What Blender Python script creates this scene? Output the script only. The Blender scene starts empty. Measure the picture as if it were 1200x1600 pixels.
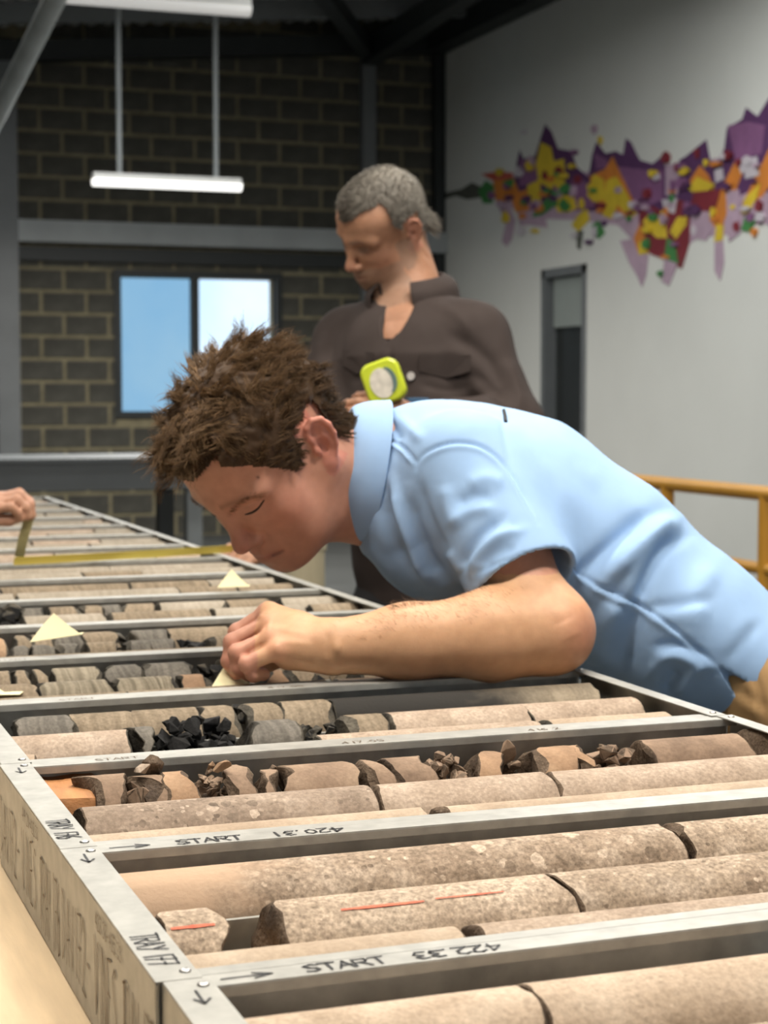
import bpy, bmesh, math, random
import numpy as np
from mathutils import Vector, Matrix, noise
from mathutils.bvhtree import BVHTree
random.seed(7)
SC = bpy.context.scene
COL = SC.collection
R = math.radians
# ------------------------------------------------------------------ camera
F, CX, CY = 2800.0, 600.0, 800.0            # focal length in pixels of the 1200x1600 frame
YAW, PIT = R(20.0), R(3.8)
CAM = np.array([0.0, 0.0, 1.30])
fw = np.array([math.sin(YAW)*math.cos(PIT), math.cos(YAW)*math.cos(PIT), -math.sin(PIT)])
rt = np.array([math.cos(YAW), -math.sin(YAW), 0.0])
up = np.cross(rt, fw)
cd = bpy.data.cameras.new('camera')
cam = bpy.data.objects.new('camera', cd); COL.objects.link(cam)
cam.matrix_world = Matrix(((rt[0], up[0], -fw[0], CAM[0]), (rt[1], up[1], -fw[1], CAM[1]), (rt[2], up[2], -fw[2], CAM[2]), (0, 0, 0, 1)))
cd.sensor_fit = 'VERTICAL'; cd.sensor_height = 36.0; cd.lens = F/1600*36
cd.clip_start = 0.05; cd.clip_end = 300
cd.dof.use_dof = True; cd.dof.focus_distance = 1.38; cd.dof.aperture_fstop = 13.0
SC.camera = cam
# ------------------------------------------------------------------ world, light, exposure
SC.view_settings.view_transform = 'Standard'; SC.view_settings.look = 'None'
SC.view_settings.gamma = 1.0; SC.view_settings.use_curve_mapping = False
SC.view_settings.exposure = 0.0
wd = bpy.data.worlds.new('world'); SC.world = wd; wd.use_nodes = True
nt = wd.node_tree; nt.nodes.clear()
def wn(t, **k):
    n = nt.nodes.new(t)
    for a, v in k.items(): setattr(n, a, v)
    return n
out = wn('ShaderNodeOutputWorld'); bg = wn('ShaderNodeBackground'); nt.links.new(bg.outputs[0], out.inputs[0])
tc = wn('ShaderNodeTexCoord'); nz = wn('ShaderNodeTexNoise'); nz.inputs['Scale'].default_value = 3.2; nz.inputs['Detail'].default_value = 6
cr = wn('ShaderNodeValToRGB'); nt.links.new(tc.outputs['Generated'], nz.inputs['Vector']); nt.links.new(nz.outputs['Fac'], cr.inputs[0])
cr.color_ramp.elements[0].position = 0.36; cr.color_ramp.elements[0].color = (0.42, 0.68, 0.95, 1)
cr.color_ramp.elements[1].position = 0.56; cr.color_ramp.elements[1].color = (1.0, 1.0, 1.0, 1)
nt.links.new(cr.outputs[0], bg.inputs[0]); bg.inputs[1].default_value = 1.5
AREA_LIGHTS = [  # x, y, z, size x, size y, watts, colour : unseen battens added to light the table and the hall
    (1.25, 1.0, 3.25, 1.3, 0.25, 57, (1.0, 0.925, 0.83)),
    (-0.3, 1.2, 3.2, 1.3, 0.25, 37, (1.0, 0.92, 0.82)),
    (0.1, 2.6, 3.3, 1.3, 0.25, 30, (1.0, 0.91, 0.78)),
    (1.7, 2.7, 3.3, 1.3, 0.25, 60, (1.0, 0.93, 0.84)),
    (-0.3, 4.8, 3.3, 1.3, 0.25, 34, (1.0, 0.96, 0.9)),
    (3.4, 5.4, 3.4, 1.3, 0.25, 58, (0.98, 0.98, 0.95)),
    (4.4, 9.5, 4.2, 1.3, 0.25, 82, (0.98, 0.98, 0.95)),
    (1.6, 10.5, 4.1, 1.3, 0.25, 140, (0.98, 0.98, 0.95)),
]
# ------------------------------------------------------------------ pixel helpers: a pixel of the photograph to a point of the hall
def ray(x, y): return fw+rt*(x-CX)/F-up*(y-CY)/F
def at(x, y, D): return CAM+ray(x, y)*D
def onz(x, y, z):
    r = ray(x, y); return CAM+r*((z-CAM[2])/r[2])
def onx(x, y, X):
    r = ray(x, y); return CAM+r*(X/r[0])
def ony(x, y, Y):
    r = ray(x, y); return CAM+r*(Y/r[1])
def proj(P):
    d = np.asarray(P)-CAM; D = d@fw
    return np.stack([CX+F*(d@rt)/D, CY-F*(d@up)/D, D], -1)
def xline(px, y, z):                        # world x where the line (.., y, z) is seen at pixel column px
    lo, hi = -0.45, 3.0
    for _ in range(50):
        m = (lo+hi)/2
        if proj(np.array([m, y, z]))[0] < px: lo = m
        else: hi = m
    return (lo+hi)/2
# ------------------------------------------------------------------ object helpers
def tag(o, label=None, cat=None, group=None, kind=None):
    if label: o['label'] = label
    if cat: o['category'] = cat
    if group: o['group'] = group
    if kind: o['kind'] = kind
    return o
def link(name, me, parent=None, mats=()):
    o = bpy.data.objects.new(name, me); COL.objects.link(o)
    for m in mats:
        if me is not None: me.materials.append(m)
    if parent is not None: o.parent = parent
    return o
def empty(name, loc=(0, 0, 0), rz=0.0):
    o = bpy.data.objects.new(name, None); COL.objects.link(o); o.location = loc; o.rotation_euler = (0, 0, rz)
    o.empty_display_size = 0.05
    return o
def smooth(me, ang=None):
    me.polygons.foreach_set('use_smooth', [True]*len(me.polygons))
    if ang is not None: me.set_sharp_from_angle(angle=R(ang))
class MB:
    def __init__(s): s.v = []; s.f = []; s.m = []
    def add(s, vs, fs, mi=0):
        b = len(s.v); s.v += [tuple(map(float, p)) for p in vs]; s.f += [tuple(i+b for i in f) for f in fs]; s.m += [mi]*len(fs)
    def box(s, x0, y0, z0, x1, y1, z1, mi=0, M=None, bev=0.0):
        if bev > 0:
            bm = bmesh.new(); bmesh.ops.create_cube(bm, size=1.0)
            for v in bm.verts: v.co = Vector(((x0+x1)/2+v.co.x*(x1-x0), (y0+y1)/2+v.co.y*(y1-y0), (z0+z1)/2+v.co.z*(z1-z0)))
            bmesh.ops.bevel(bm, geom=bm.edges[:], offset=bev, segments=2, affect='EDGES', profile=0.6)
            bm.verts.index_update()
            vs = [v.co.copy() for v in bm.verts]; fs = [[v.index for v in f.verts] for f in bm.faces]; bm.free()
        else:
            vs = [Vector(p) for p in ((x0, y0, z0), (x1, y0, z0), (x1, y1, z0), (x0, y1, z0), (x0, y0, z1), (x1, y0, z1), (x1, y1, z1), (x0, y1, z1))]
            fs = [(0, 3, 2, 1), (4, 5, 6, 7), (0, 1, 5, 4), (1, 2, 6, 5), (2, 3, 7, 6), (3, 0, 4, 7)]
        if M is not None: vs = [M @ v for v in vs]
        s.add(vs, fs, mi)
    def beam(s, a, b, w, h, mi=0, upv=(0, 0, 1)):  # box beam from a to b
        a = Vector(a); b = Vector(b); d = (b-a).normalized(); sd = d.cross(Vector(upv)).normalized(); u = sd.cross(d)
        vs = []
        for p in (a, b):
            for i, j in ((-1, -1), (1, -1), (1, 1), (-1, 1)): vs.append(p+sd*(w/2*i)+u*(h/2*j))
        s.add(vs, [(0, 1, 2, 3), (7, 6, 5, 4), (0, 4, 5, 1), (1, 5, 6, 2), (2, 6, 7, 3), (3, 7, 4, 0)], mi)
    def tube(s, pts, r, n=10, mi=0, caps=True):
        pts = [Vector(p) for p in pts]; rr = r if isinstance(r, (list, tuple)) else [r]*len(pts)
        vs = []; fs = []
        ref = Vector((0, 0, 1))
        if abs((pts[1]-pts[0]).normalized().z) > 0.9: ref = Vector((1, 0, 0))
        prev = None
        for i, p in enumerate(pts):
            t = (pts[min(i+1, len(pts)-1)]-pts[max(i-1, 0)]).normalized()
            if prev is None: sd = t.cross(ref).normalized()
            else: sd = (prev-t*prev.dot(t)).normalized()
            prev = sd; u = t.cross(sd)
            for k in range(n):
                a = 2*math.pi*k/n; vs.append(p+(sd*math.cos(a)+u*math.sin(a))*rr[i])
        for i in range(len(pts)-1):
            for k in range(n):
                fs.append((i*n+k, i*n+(k+1) % n, (i+1)*n+(k+1) % n, (i+1)*n+k))
        if caps: fs.append(tuple(range(n-1, -1, -1))); fs.append(tuple((len(pts)-1)*n+k for k in range(n)))
        s.add(vs, fs, mi)
    def lathe(s, prof, c=(0, 0, 0), n=24, mi=0, M=None):
        vs = []; fs = []
        for r, z in prof:
            for k in range(n):
                a = 2*math.pi*k/n; vs.append(Vector((r*math.cos(a), r*math.sin(a), z)))
        for i in range(len(prof)-1):
            for k in range(n): fs.append((i*n+k, i*n+(k+1) % n, (i+1)*n+(k+1) % n, (i+1)*n+k))
        fs.append(tuple(range(n-1, -1, -1))); fs.append(tuple((len(prof)-1)*n+k for k in range(n)))
        if M is not None: vs = [M @ v for v in vs]
        s.add([v+Vector(c) for v in vs], fs, mi)
    def mesh(s, name):
        me = bpy.data.meshes.new(name); me.from_pydata(s.v, [], s.f)
        if any(s.m): me.polygons.foreach_set('material_index', s.m)
        me.update(); return me
    def build(s, name, mats, parent=None, sm=None):
        me = s.mesh(name)
        o = link(name, me, parent, mats if isinstance(mats, (list, tuple)) else [mats])
        if sm is not None: smooth(me, sm)
        return o
# ------------------------------------------------------------------ materials
def mat(name, col, rough=0.7, metal=0.0, spec=0.4, nscale=0.0, namp=0.12, bump=0.0, bscale=None, detail=5, sub=0.0, emit=None, estr=0.0, coords='Object', stretch=None):
    m = bpy.data.materials.new(name); m.use_nodes = True; t = m.node_tree; b = t.nodes['Principled BSDF']
    b.inputs['Base Color'].default_value = (*col, 1); b.inputs['Roughness'].default_value = rough; b.inputs['Metallic'].default_value = metal
    b.inputs['Specular IOR Level'].default_value = spec
    if sub: 
        b.inputs['Subsurface Weight'].default_value = sub; b.inputs['Subsurface Radius'].default_value = (1.0, 0.4, 0.22); b.inputs['Subsurface Scale'].default_value = 0.006
    if emit: b.inputs['Emission Color'].default_value = (*emit, 1); b.inputs['Emission Strength'].default_value = estr
    if nscale or bump:
        tc = t.nodes.new('ShaderNodeTexCoord'); vec = tc.outputs[coords]
        if stretch:
            mp = t.nodes.new('ShaderNodeMapping'); mp.inputs['Scale'].default_value = stretch; t.links.new(vec, mp.inputs[0]); vec = mp.outputs[0]
    if nscale:
        n = t.nodes.new('ShaderNodeTexNoise'); n.inputs['Scale'].default_value = nscale; n.inputs['Detail'].default_value = detail
        r = t.nodes.new('ShaderNodeValToRGB'); t.links.new(vec, n.inputs['Vector']); t.links.new(n.outputs['Fac'], r.inputs[0])
        r.color_ramp.elements[0].position = 0.3; r.color_ramp.elements[1].position = 0.7
        r.color_ramp.elements[0].color = (*[c*(1-namp) for c in col], 1); r.color_ramp.elements[1].color = (*[min(1, c*(1+namp)) for c in col], 1)
        t.links.new(r.outputs[0], b.inputs['Base Color'])
    if bump:
        n2 = t.nodes.new('ShaderNodeTexNoise'); n2.inputs['Scale'].default_value = bscale or nscale*3; n2.inputs['Detail'].default_value = 6
        bp = t.nodes.new('ShaderNodeBump'); bp.inputs['Strength'].default_value = 1.0; bp.inputs['Distance'].default_value = bump
        t.links.new(vec, n2.inputs['Vector']); t.links.new(n2.outputs['Fac'], bp.inputs['Height']); t.links.new(bp.outputs[0], b.inputs['Normal'])
    return m
def rock(name, base, dark, light, clast=0.0, cscale=110, band=0.0, bump=0.0006, speck=0.5, patch=None):
    """drill core: mottled ground mass, pebbles (voronoi), fine speckle, optional bedding bands across the axis (object X)"""
    m = bpy.data.materials.new(name); m.use_nodes = True; t = m.node_tree; L = t.links; N = t.nodes.new
    b = t.nodes['Principled BSDF']; b.inputs['Roughness'].default_value = 0.85; b.inputs['Specular IOR Level'].default_value = 0.25
    tc = N('ShaderNodeTexCoord'); oi = N('ShaderNodeObjectInfo'); ad = N('ShaderNodeVectorMath'); ad.operation = 'ADD'
    sc = N('ShaderNodeVectorMath'); sc.operation = 'SCALE'; sc.inputs[0].default_value = (3.1, 5.7, 2.3); L.new(oi.outputs['Random'], sc.inputs['Scale'])
    L.new(tc.outputs['Object'], ad.inputs[0]); L.new(sc.outputs[0], ad.inputs[1]); V = ad.outputs[0]
    def nse(s, d=6):
        n = N('ShaderNodeTexNoise'); n.inputs['Scale'].default_value = s; n.inputs['Detail'].default_value = d; n.inputs['Roughness'].default_value = 0.6; L.new(V, n.inputs['Vector']); return n.outputs['Fac']
    def ramp(f, p0, c0, p1, c1, mid=None):
        r = N('ShaderNodeValToRGB'); L.new(f, r.inputs[0]); e = r.color_ramp.elements
        e[0].position = p0; e[0].color = (*c0, 1); e[1].position = p1; e[1].color = (*c1, 1)
        if mid: q = e.new(mid[0]); q.color = (*mid[1], 1)
        return r.outputs[0]
    def mix(f, a, bb, mode='MIX'):
        x = N('ShaderNodeMix'); x.data_type = 'RGBA'; x.blend_type = mode
        if isinstance(f, float): x.inputs['Factor'].default_value = f
        else: L.new(f, x.inputs['Factor'])
        for i, q in ((6, a), (7, bb)):
            if isinstance(q, tuple): x.inputs[i].default_value = (*q, 1)
            else: L.new(q, x.inputs[i])
        return x.outputs[2]
    c = ramp(nse(22), 0.33, dark, 0.68, light, (0.5, base))
    hsrc = nse(260, 3)
    if clast:
        for csc, thr, lo_, hi_ in ((cscale*2.3, 0.40, 0.40, 0.56), (cscale, 0.44, 0.45, 0.6)):
            v = N('ShaderNodeTexVoronoi'); v.inputs['Scale'].default_value = csc; v.inputs['Randomness'].default_value = 1
            wv = N('ShaderNodeTexNoise'); wv.inputs['Scale'].default_value = csc*1.3; wv.inputs['Detail'].default_value = 2; L.new(V, wv.inputs['Vector'])
            ws = N('ShaderNodeVectorMath'); ws.operation = 'MULTIPLY_ADD'; ws.inputs[1].default_value = (0.5/csc,)*3; L.new(wv.outputs['Color'], ws.inputs[0]); L.new(V, ws.inputs[2]); L.new(ws.outputs[0], v.inputs['Vector'])
            sepc = N('ShaderNodeSeparateColor'); L.new(v.outputs['Color'], sepc.inputs[0])
            pc = ramp(sepc.outputs[0], 0.0, tuple(x*0.6 for x in dark), 1.0, tuple(min(1, x*1.25) for x in light), (0.5, base))
            msk = N('ShaderNodeMath'); msk.operation = 'LESS_THAN'; L.new(v.outputs['Distance'], msk.inputs[0]); msk.inputs[1].default_value = thr
            pm = N('ShaderNodeMath'); pm.operation = 'GREATER_THAN'; L.new(sepc.outputs[1], pm.inputs[0]); pm.inputs[1].default_value = 0.42
            rg = N('ShaderNodeMath'); rg.operation = 'MULTIPLY'; L.new(msk.outputs[0], rg.inputs[0]); L.new(pm.outputs[0], rg.inputs[1])
            pz = ramp(nse(9 if csc == cscale else 14, 3), lo_, (0.1,)*3, hi_, (1, 1, 1))
            r2 = N('ShaderNodeMath'); r2.operation = 'MULTIPLY'; L.new(rg.outputs[0], r2.inputs[0]); L.new(pz, r2.inputs[1])
            r3 = N('ShaderNodeMath'); r3.operation = 'MULTIPLY'; L.new(r2.outputs[0], r3.inputs[0]); r3.inputs[1].default_value = clast
            c = mix(r3.outputs[0], c, pc)
    if band:
        w = N('ShaderNodeTexNoise'); w.noise_dimensions = '1D'; w.inputs['Scale'].default_value = 140; w.inputs['Detail'].default_value = 4
        sx = N('ShaderNodeSeparateXYZ'); L.new(V, sx.inputs[0]); d = N('ShaderNodeMath'); d.operation = 'MULTIPLY_ADD'; L.new(nse(14, 2), d.inputs[0]); d.inputs[1].default_value = 0.02; L.new(sx.outputs[0], d.inputs[2])
        L.new(d.outputs[0], w.inputs['W'])
        c = mix(band, c, ramp(w.outputs['Fac'], 0.36, tuple(x*0.8 for x in dark), 0.62, light))
    c = mix(speck, c, ramp(nse(300, 8), 0.34, (0.55, 0.53, 0.51), 0.66, (1.36, 1.35, 1.33)), 'MULTIPLY'); c = mix(speck, c, ramp(nse(48, 3), 0.35, (0.84, 0.83, 0.81), 0.65, (1.12, 1.12, 1.12)), 'MULTIPLY')
    if patch:   # (colour, position, width): a smooth coloured stretch towards the -X end
        sx = N('ShaderNodeSeparateXYZ'); L.new(tc.outputs['Object'], sx.inputs[0])
        d = N('ShaderNodeMath'); d.operation = 'MULTIPLY_ADD'; L.new(nse(18, 4), d.inputs[0]); d.inputs[1].default_value = 0.12; d3 = N('ShaderNodeMath'); d3.operation = 'ADD'; d3.inputs[1].default_value = 0.5; L.new(sx.outputs[0], d3.inputs[0]); L.new(d3.outputs[0], d.inputs[2])
        c = mix(ramp(d.outputs[0], patch[1], (1, 1, 1), patch[2], (0, 0, 0)), c, ramp(nse(12), 0.3, tuple(x*0.85 for x in patch[0]), 0.7, patch[0]))
    L.new(c, b.inputs['Base Color'])
    bp = N('ShaderNodeBump'); bp.inputs['Strength'].default_value = 0.9; bp.inputs['Distance'].default_value = bump; L.new(hsrc, bp.inputs['Height']); L.new(bp.outputs[0], b.inputs['Normal'])
    return m
M = {}
M['block'] = mat('dark_grey_block', (0.062, 0.060, 0.050), 0.9, nscale=6, namp=0.35, bump=0.002, bscale=60)
M['mortar'] = mat('beige_mortar', (0.20, 0.175, 0.11), 0.95, nscale=9, namp=0.2)
M['white_wall'] = mat('off_white_plaster', (0.60, 0.61, 0.58), 0.85, nscale=1.5, namp=0.03, bump=0.0005, bscale=80)
M['floor'] = mat('grey_concrete_floor', (0.075, 0.078, 0.075), 0.6, nscale=3, namp=0.2)
M['roof'] = mat('grey_roof_sheet', (0.55, 0.56, 0.55), 0.6, nscale=2, namp=0.1)
M['dark_steel'] = mat('dark_painted_steel', (0.018, 0.021, 0.021), 0.55, nscale=5, namp=0.1)
M['grey_steel'] = mat('grey_painted_steel', (0.30, 0.32, 0.325), 0.5, nscale=4, namp=0.08)
M['pale_steel'] = mat('pale_galvanised_steel', (0.5, 0.54, 0.54), 0.4, metal=0.3, nscale=8, namp=0.1)
M['mid_steel'] = mat('mid_grey_steel', (0.14, 0.15, 0.155), 0.5, nscale=4, namp=0.08)
M['yellow'] = mat('yellow_orange_rail_paint', (0.62, 0.30, 0.035), 0.45, nscale=6, namp=0.06)
M['ply'] = mat('pale_plywood', (0.70, 0.53, 0.33), 0.6, nscale=7, namp=0.13, bump=0.0002, bscale=50, stretch=(9, 1, 1))
M['zinc'] = mat('zinc_sheet', (0.375, 0.372, 0.342), 0.48, metal=0.3, nscale=60, namp=0.14, bump=0.00012, bscale=120)
M['zinc_in'] = mat('dusty_zinc_inner_face', (0.36, 0.365, 0.35), 0.6, metal=0.2, nscale=40, namp=0.22, bump=0.0002, bscale=200)
M['rivet'] = mat('rivet_metal', (0.55, 0.54, 0.52), 0.3, metal=0.9)
M['ink'] = mat('black_marker_ink', (0.012, 0.012, 0.013), 0.5)
M['ink_brown'] = mat('faded_brown_marker_ink', (0.13, 0.085, 0.045), 0.6)
M['red'] = mat('red_crayon', (0.72, 0.16, 0.085), 0.7, nscale=160, namp=0.3)
M['note'] = mat('pale_yellow_paper', (0.86, 0.80, 0.50), 0.8)
M['wood'] = mat('orange_wood', (0.44, 0.20, 0.075), 0.65, nscale=16, namp=0.3, bump=0.0015, bscale=30, stretch=(1, 4, 6))
M['wood_pale'] = mat('pale_wood_block', (0.60, 0.40, 0.22), 0.65, nscale=20, namp=0.15, stretch=(1, 6, 6))
M['tape'] = mat('yellow_tape_blade', (0.62, 0.50, 0.10), 0.5)
M['tape2'] = mat('olive_tape_blade', (0.36, 0.32, 0.15), 0.5)
M['lime'] = mat('lime_plastic', (0.50, 0.58, 0.035), 0.35)
M['cream'] = mat('cream_plastic', (0.66, 0.58, 0.40), 0.5, nscale=5, namp=0.04)
M['lampbody'] = mat('white_lamp_housing', (0.75, 0.75, 0.73), 0.5)
M['lampglow'] = mat('lit_lamp_diffuser', (0.9, 0.9, 0.88), 0.5, emit=(1.0, 0.98, 0.93), estr=1.6)
M['lampglow2'] = mat('dim_lamp_diffuser', (0.8, 0.8, 0.78), 0.5, emit=(1.0, 0.97, 0.93), estr=0.35)
# rock kinds
M['sand'] = rock('tan_sandstone', (0.487, 0.382, 0.286), (0.379, 0.290, 0.208), (0.560, 0.453, 0.348), clast=0.35, cscale=150, speck=0.4)
M['conglo'] = rock('pebbly_tan_conglomerate', (0.379, 0.299, 0.223), (0.271, 0.206, 0.151), (0.478, 0.393, 0.311), clast=0.85, cscale=95, speck=0.85)
M['conglo_mix'] = rock('conglomerate_with_smooth_orange_end', (0.361, 0.280, 0.208), (0.252, 0.187, 0.134), (0.469, 0.382, 0.300), clast=0.9, cscale=80, speck=0.85, patch=((0.514, 0.360, 0.244), 0.43, 0.47))
M['conglo_pale'] = rock('pale_gritty_conglomerate', (0.451, 0.360, 0.275), (0.342, 0.266, 0.197), (0.523, 0.430, 0.337), clast=0.6, cscale=160, speck=0.9)
M['conglo_brown'] = rock('grey_brown_conglomerate', (0.307, 0.238, 0.182), (0.216, 0.164, 0.125), (0.415, 0.337, 0.270), clast=0.9, cscale=100, speck=0.5)
M['beige'] = rock('smooth_beige_siltstone', (0.388, 0.304, 0.233), (0.307, 0.234, 0.176), (0.469, 0.378, 0.300), clast=0.25, cscale=180, speck=0.5)
M['brown'] = rock('brown_mudstone', (0.28, 0.195, 0.135), (0.19, 0.13, 0.09), (0.36, 0.26, 0.18), speck=0.3)
M['orange_brown'] = rock('orange_brown_mudstone', (0.36, 0.23, 0.14), (0.25, 0.16, 0.1), (0.44, 0.30, 0.19), speck=0.25)
M['tan'] = rock('olive_tan_siltstone', (0.238, 0.188, 0.130), (0.173, 0.135, 0.092), (0.295, 0.238, 0.170), band=0.35, speck=0.5)
M['band'] = rock('banded_olive_siltstone', (0.230, 0.195, 0.141), (0.158, 0.135, 0.096), (0.317, 0.277, 0.207), band=0.7, speck=0.3)
M['grey'] = rock('grey_siltstone', (0.144, 0.131, 0.111), (0.094, 0.087, 0.074), (0.194, 0.177, 0.152), band=0.4, speck=0.5)
M['charcoal'] = rock('charcoal_shale_with_pale_end', (0.30, 0.25, 0.18), (0.2, 0.165, 0.12), (0.38, 0.32, 0.24), band=0.2, speck=0.3, patch=((0.024, 0.022, 0.019), 0.57, 0.67))
M['coal'] = rock('black_coal', (0.018, 0.018, 0.018), (0.008, 0.008, 0.009), (0.032, 0.031, 0.03), speck=0.3, bump=0.001)
M['dust'] = rock('pale_dusty_beige_core', (0.323, 0.282, 0.223), (0.265, 0.230, 0.178), (0.382, 0.337, 0.273), band=0.25, speck=0.25)
M['break_brown'] = rock('dark_broken_brown_face', (0.12, 0.085, 0.058), (0.06, 0.042, 0.03), (0.19, 0.14, 0.1), speck=0.7, bump=0.002)
M['break_grey'] = rock('dark_broken_grey_face', (0.07, 0.063, 0.05), (0.03, 0.028, 0.024), (0.13, 0.115, 0.09), speck=0.7, bump=0.002)
M['peach'] = rock('peach_coated_core', (0.425, 0.335, 0.247), (0.358, 0.273, 0.197), (0.478, 0.388, 0.297), speck=0.25)
# ================================================================== the hall
YB, XR = 16.0, 6.40                    # back wall, right wall
def struct(o): o['kind'] = 'structure'; return o
b = MB(); b.box(-7, -6, -0.1, XR+0.3, YB+0.3, 0.0); struct(b.build('floor', M['floor']))
def roof_z(x): return 4.30+0.083*(x-2.2)
# window opening on the back wall
wa, wb_ = ony(190, 643, YB), ony(430, 437, YB)
WX0, WX1, WZ0, WZ1 = wa[0], wb_[0], wa[2], wb_[2]
# back wall: mortar slab with the opening, single blocks proud of it
X0W = -7.0
wall = MB()
for (x0, x1, z0, z1) in ((X0W, WX0, 0, 5), (WX1, XR, 0, 5), (WX0, WX1, 0, WZ0), (WX0, WX1, WZ1, 5)):
    wall.box(x0, YB, z0, x1, YB+0.2, z1)
wall_back = struct(wall.build('wall_back', M['mortar']))
BW, BH, MO = 0.40, 0.20, 0.030
brick_meshes = {}
def brick_mesh(w, h, var):
    key = (round(w, 3), round(h, 3), var)
    if key not in brick_meshes:
        q = MB(); q.box(-w/2, -0.009-0.002*var, -h/2, w/2, 0.03, h/2, bev=0.006); me = q.mesh('brick'); me.materials.append(M['block']); brick_meshes[key] = me
    return brick_meshes[key]
row = 0; z = 0.0; nb = 0
far_stuff = MB()
while z < 4.75:
    x = X0W-(0.2 if row % 2 else 0.0)
    while x < XR:
        x0, x1 = max(x+MO/2, X0W), min(x+BW-MO/2, XR-0.02); z0, z1 = z+MO/2, z+BH-MO/2
        x += BW
        if x1-x0 < 0.03: continue
        segs = [(x0, x1)]
        if z1 > WZ0-0.06 and z0 < WZ1+0.06:
            segs = [(a, c) for a, c in ((x0, min(x1, WX0-0.05)), (max(x0, WX1+0.05), x1)) if c-a > 0.04]
        for a, c in segs:
            px = proj(np.array([(a+c)/2, YB, (z0+z1)/2]))
            if -40 < px[0] and px[1] > -10 and px[1] < 980 and z0 < roof_z(a):
                o = link('brick', brick_mesh(c-a, z1-z0, random.randint(0, 2)), wall_back); o.location = ((a+c)/2, YB, (z0+z1)/2); nb += 1
            else:
                far_stuff.box(a, YB-0.009, z0, c, YB+0.03, z1) if z0 < roof_z(a)+0.1 else None
    z += BH; row += 1
st = far_stuff.build('brick_courses', M['block'], wall_back); st['kind'] = 'stuff'
# window
win = MB(); t = 0.06
for (x0, x1, z0, z1) in ((WX0-t, WX1+t, WZ1, WZ1+t), (WX0-t, WX1+t, WZ0-t, WZ0), (WX0-t, WX0, WZ0, WZ1), (WX1, WX1+t, WZ0, WZ1)):
    win.box(x0, YB-0.03, z0, x1, YB+0.1, z1)
window_1 = struct(win.build('window_1', M['dark_steel']))
xm = ony(305, 540, YB)[0]
q = MB(); q.box(xm-0.035, YB-0.02, WZ0, xm+0.035, YB+0.06, WZ1); q.build('mullion', M['dark_steel'], window_1)
def glass(name, tint, gl):
    m = bpy.data.materials.new(name); m.use_nodes = True; t = m.node_tree; t.nodes.clear()
    o = t.nodes.new('ShaderNodeOutputMaterial'); x = t.nodes.new('ShaderNodeMixShader'); a = t.nodes.new('ShaderNodeBsdfTransparent'); g = t.nodes.new('ShaderNodeBsdfGlossy')
    a.inputs[0].default_value = (*tint, 1); g.inputs['Roughness'].default_value = 0.05; x.inputs[0].default_value = gl
    t.links.new(a.outputs[0], x.inputs[1]); t.links.new(g.outputs[0], x.inputs[2]); t.links.new(x.outputs[0], o.inputs[0]); return m
gl_blue = glass('blue_tinted_glass', (0.56, 0.68, 0.74), 0.05); gl_clear = glass('clear_glass', (0.97, 0.99, 1.0), 0.04)
q = MB(); q.box(WX0, YB+0.02, WZ0, xm-0.03, YB+0.026, WZ1); tag(q.build('pane', gl_blue, window_1), 'blue tinted window pane')
q = MB(); q.box(xm+0.03, YB+0.03, WZ0, WX1, YB+0.036, WZ1); tag(q.build('pane', gl_clear, window_1), 'clear window pane showing white cloud')
# right wall with door opening
da, db = onx(848, 422, XR), onx(917, 412, XR)
DY0, DY1, DZ = db[1], da[1], (da[2]+db[2])/2
w = MB()
for (y0, y1, z0, z1) in ((-6, DY0, 0, 5), (DY1, YB, 0, 5), (DY0, DY1, DZ, 5)): w.box(XR, y0, z0, XR+0.2, y1, z1)
struct(w.build('wall_right', M['white_wall']))
d = MB(); d.box(XR-0.015, DY0, 0, XR+0.19, DY0+0.06, DZ); d.box(XR-0.015, DY1-0.06, 0, XR+0.19, DY1, DZ); d.box(XR-0.015, DY0, DZ-0.07, XR+0.19, DY1, DZ)
door_1 = struct(d.build('door_1', M['mid_steel']))
q = MB(); q.box(XR+0.10, DY0+0.06, 0.0, XR+0.14, DY1-0.06, DZ-0.07); q.build('door_leaf', M['dark_steel'], door_1)
zb = onx(880, 510, XR)[2]
q = MB(); q.box(XR+0.06, DY0+0.07, zb, XR+0.075, DY1-0.09, DZ-0.08); tag(q.build('roller_blind', mat('grey_green_blind', (0.25, 0.28, 0.265), 0.7, nscale=4, namp=0.04), door_1), 'grey green blind pulled over the upper glass')
q = MB(); q.box(XR+0.07, DY0+0.12, 0.95, XR+0.10, DY0+0.26, 0.98); q.build('door_handle', M['grey_steel'], door_1)
# closing walls outside the frame: left, and the front with its big roller door opening
q = MB(); q.box(-7.2, -6, 0, -7, YB+0.2, 4.4); struct(q.build('wall_left', M['white_wall']))
q = MB()
for (x0, x1, z0, z1) in ((-7, -1.6, 0, 5), (2.6, XR, 0, 5), (-1.6, 2.6, 3.6, 5)): q.box(x0, -6.2, z0, x1, -6, z1)
struct(q.build('wall_front', M['white_wall']))
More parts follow.
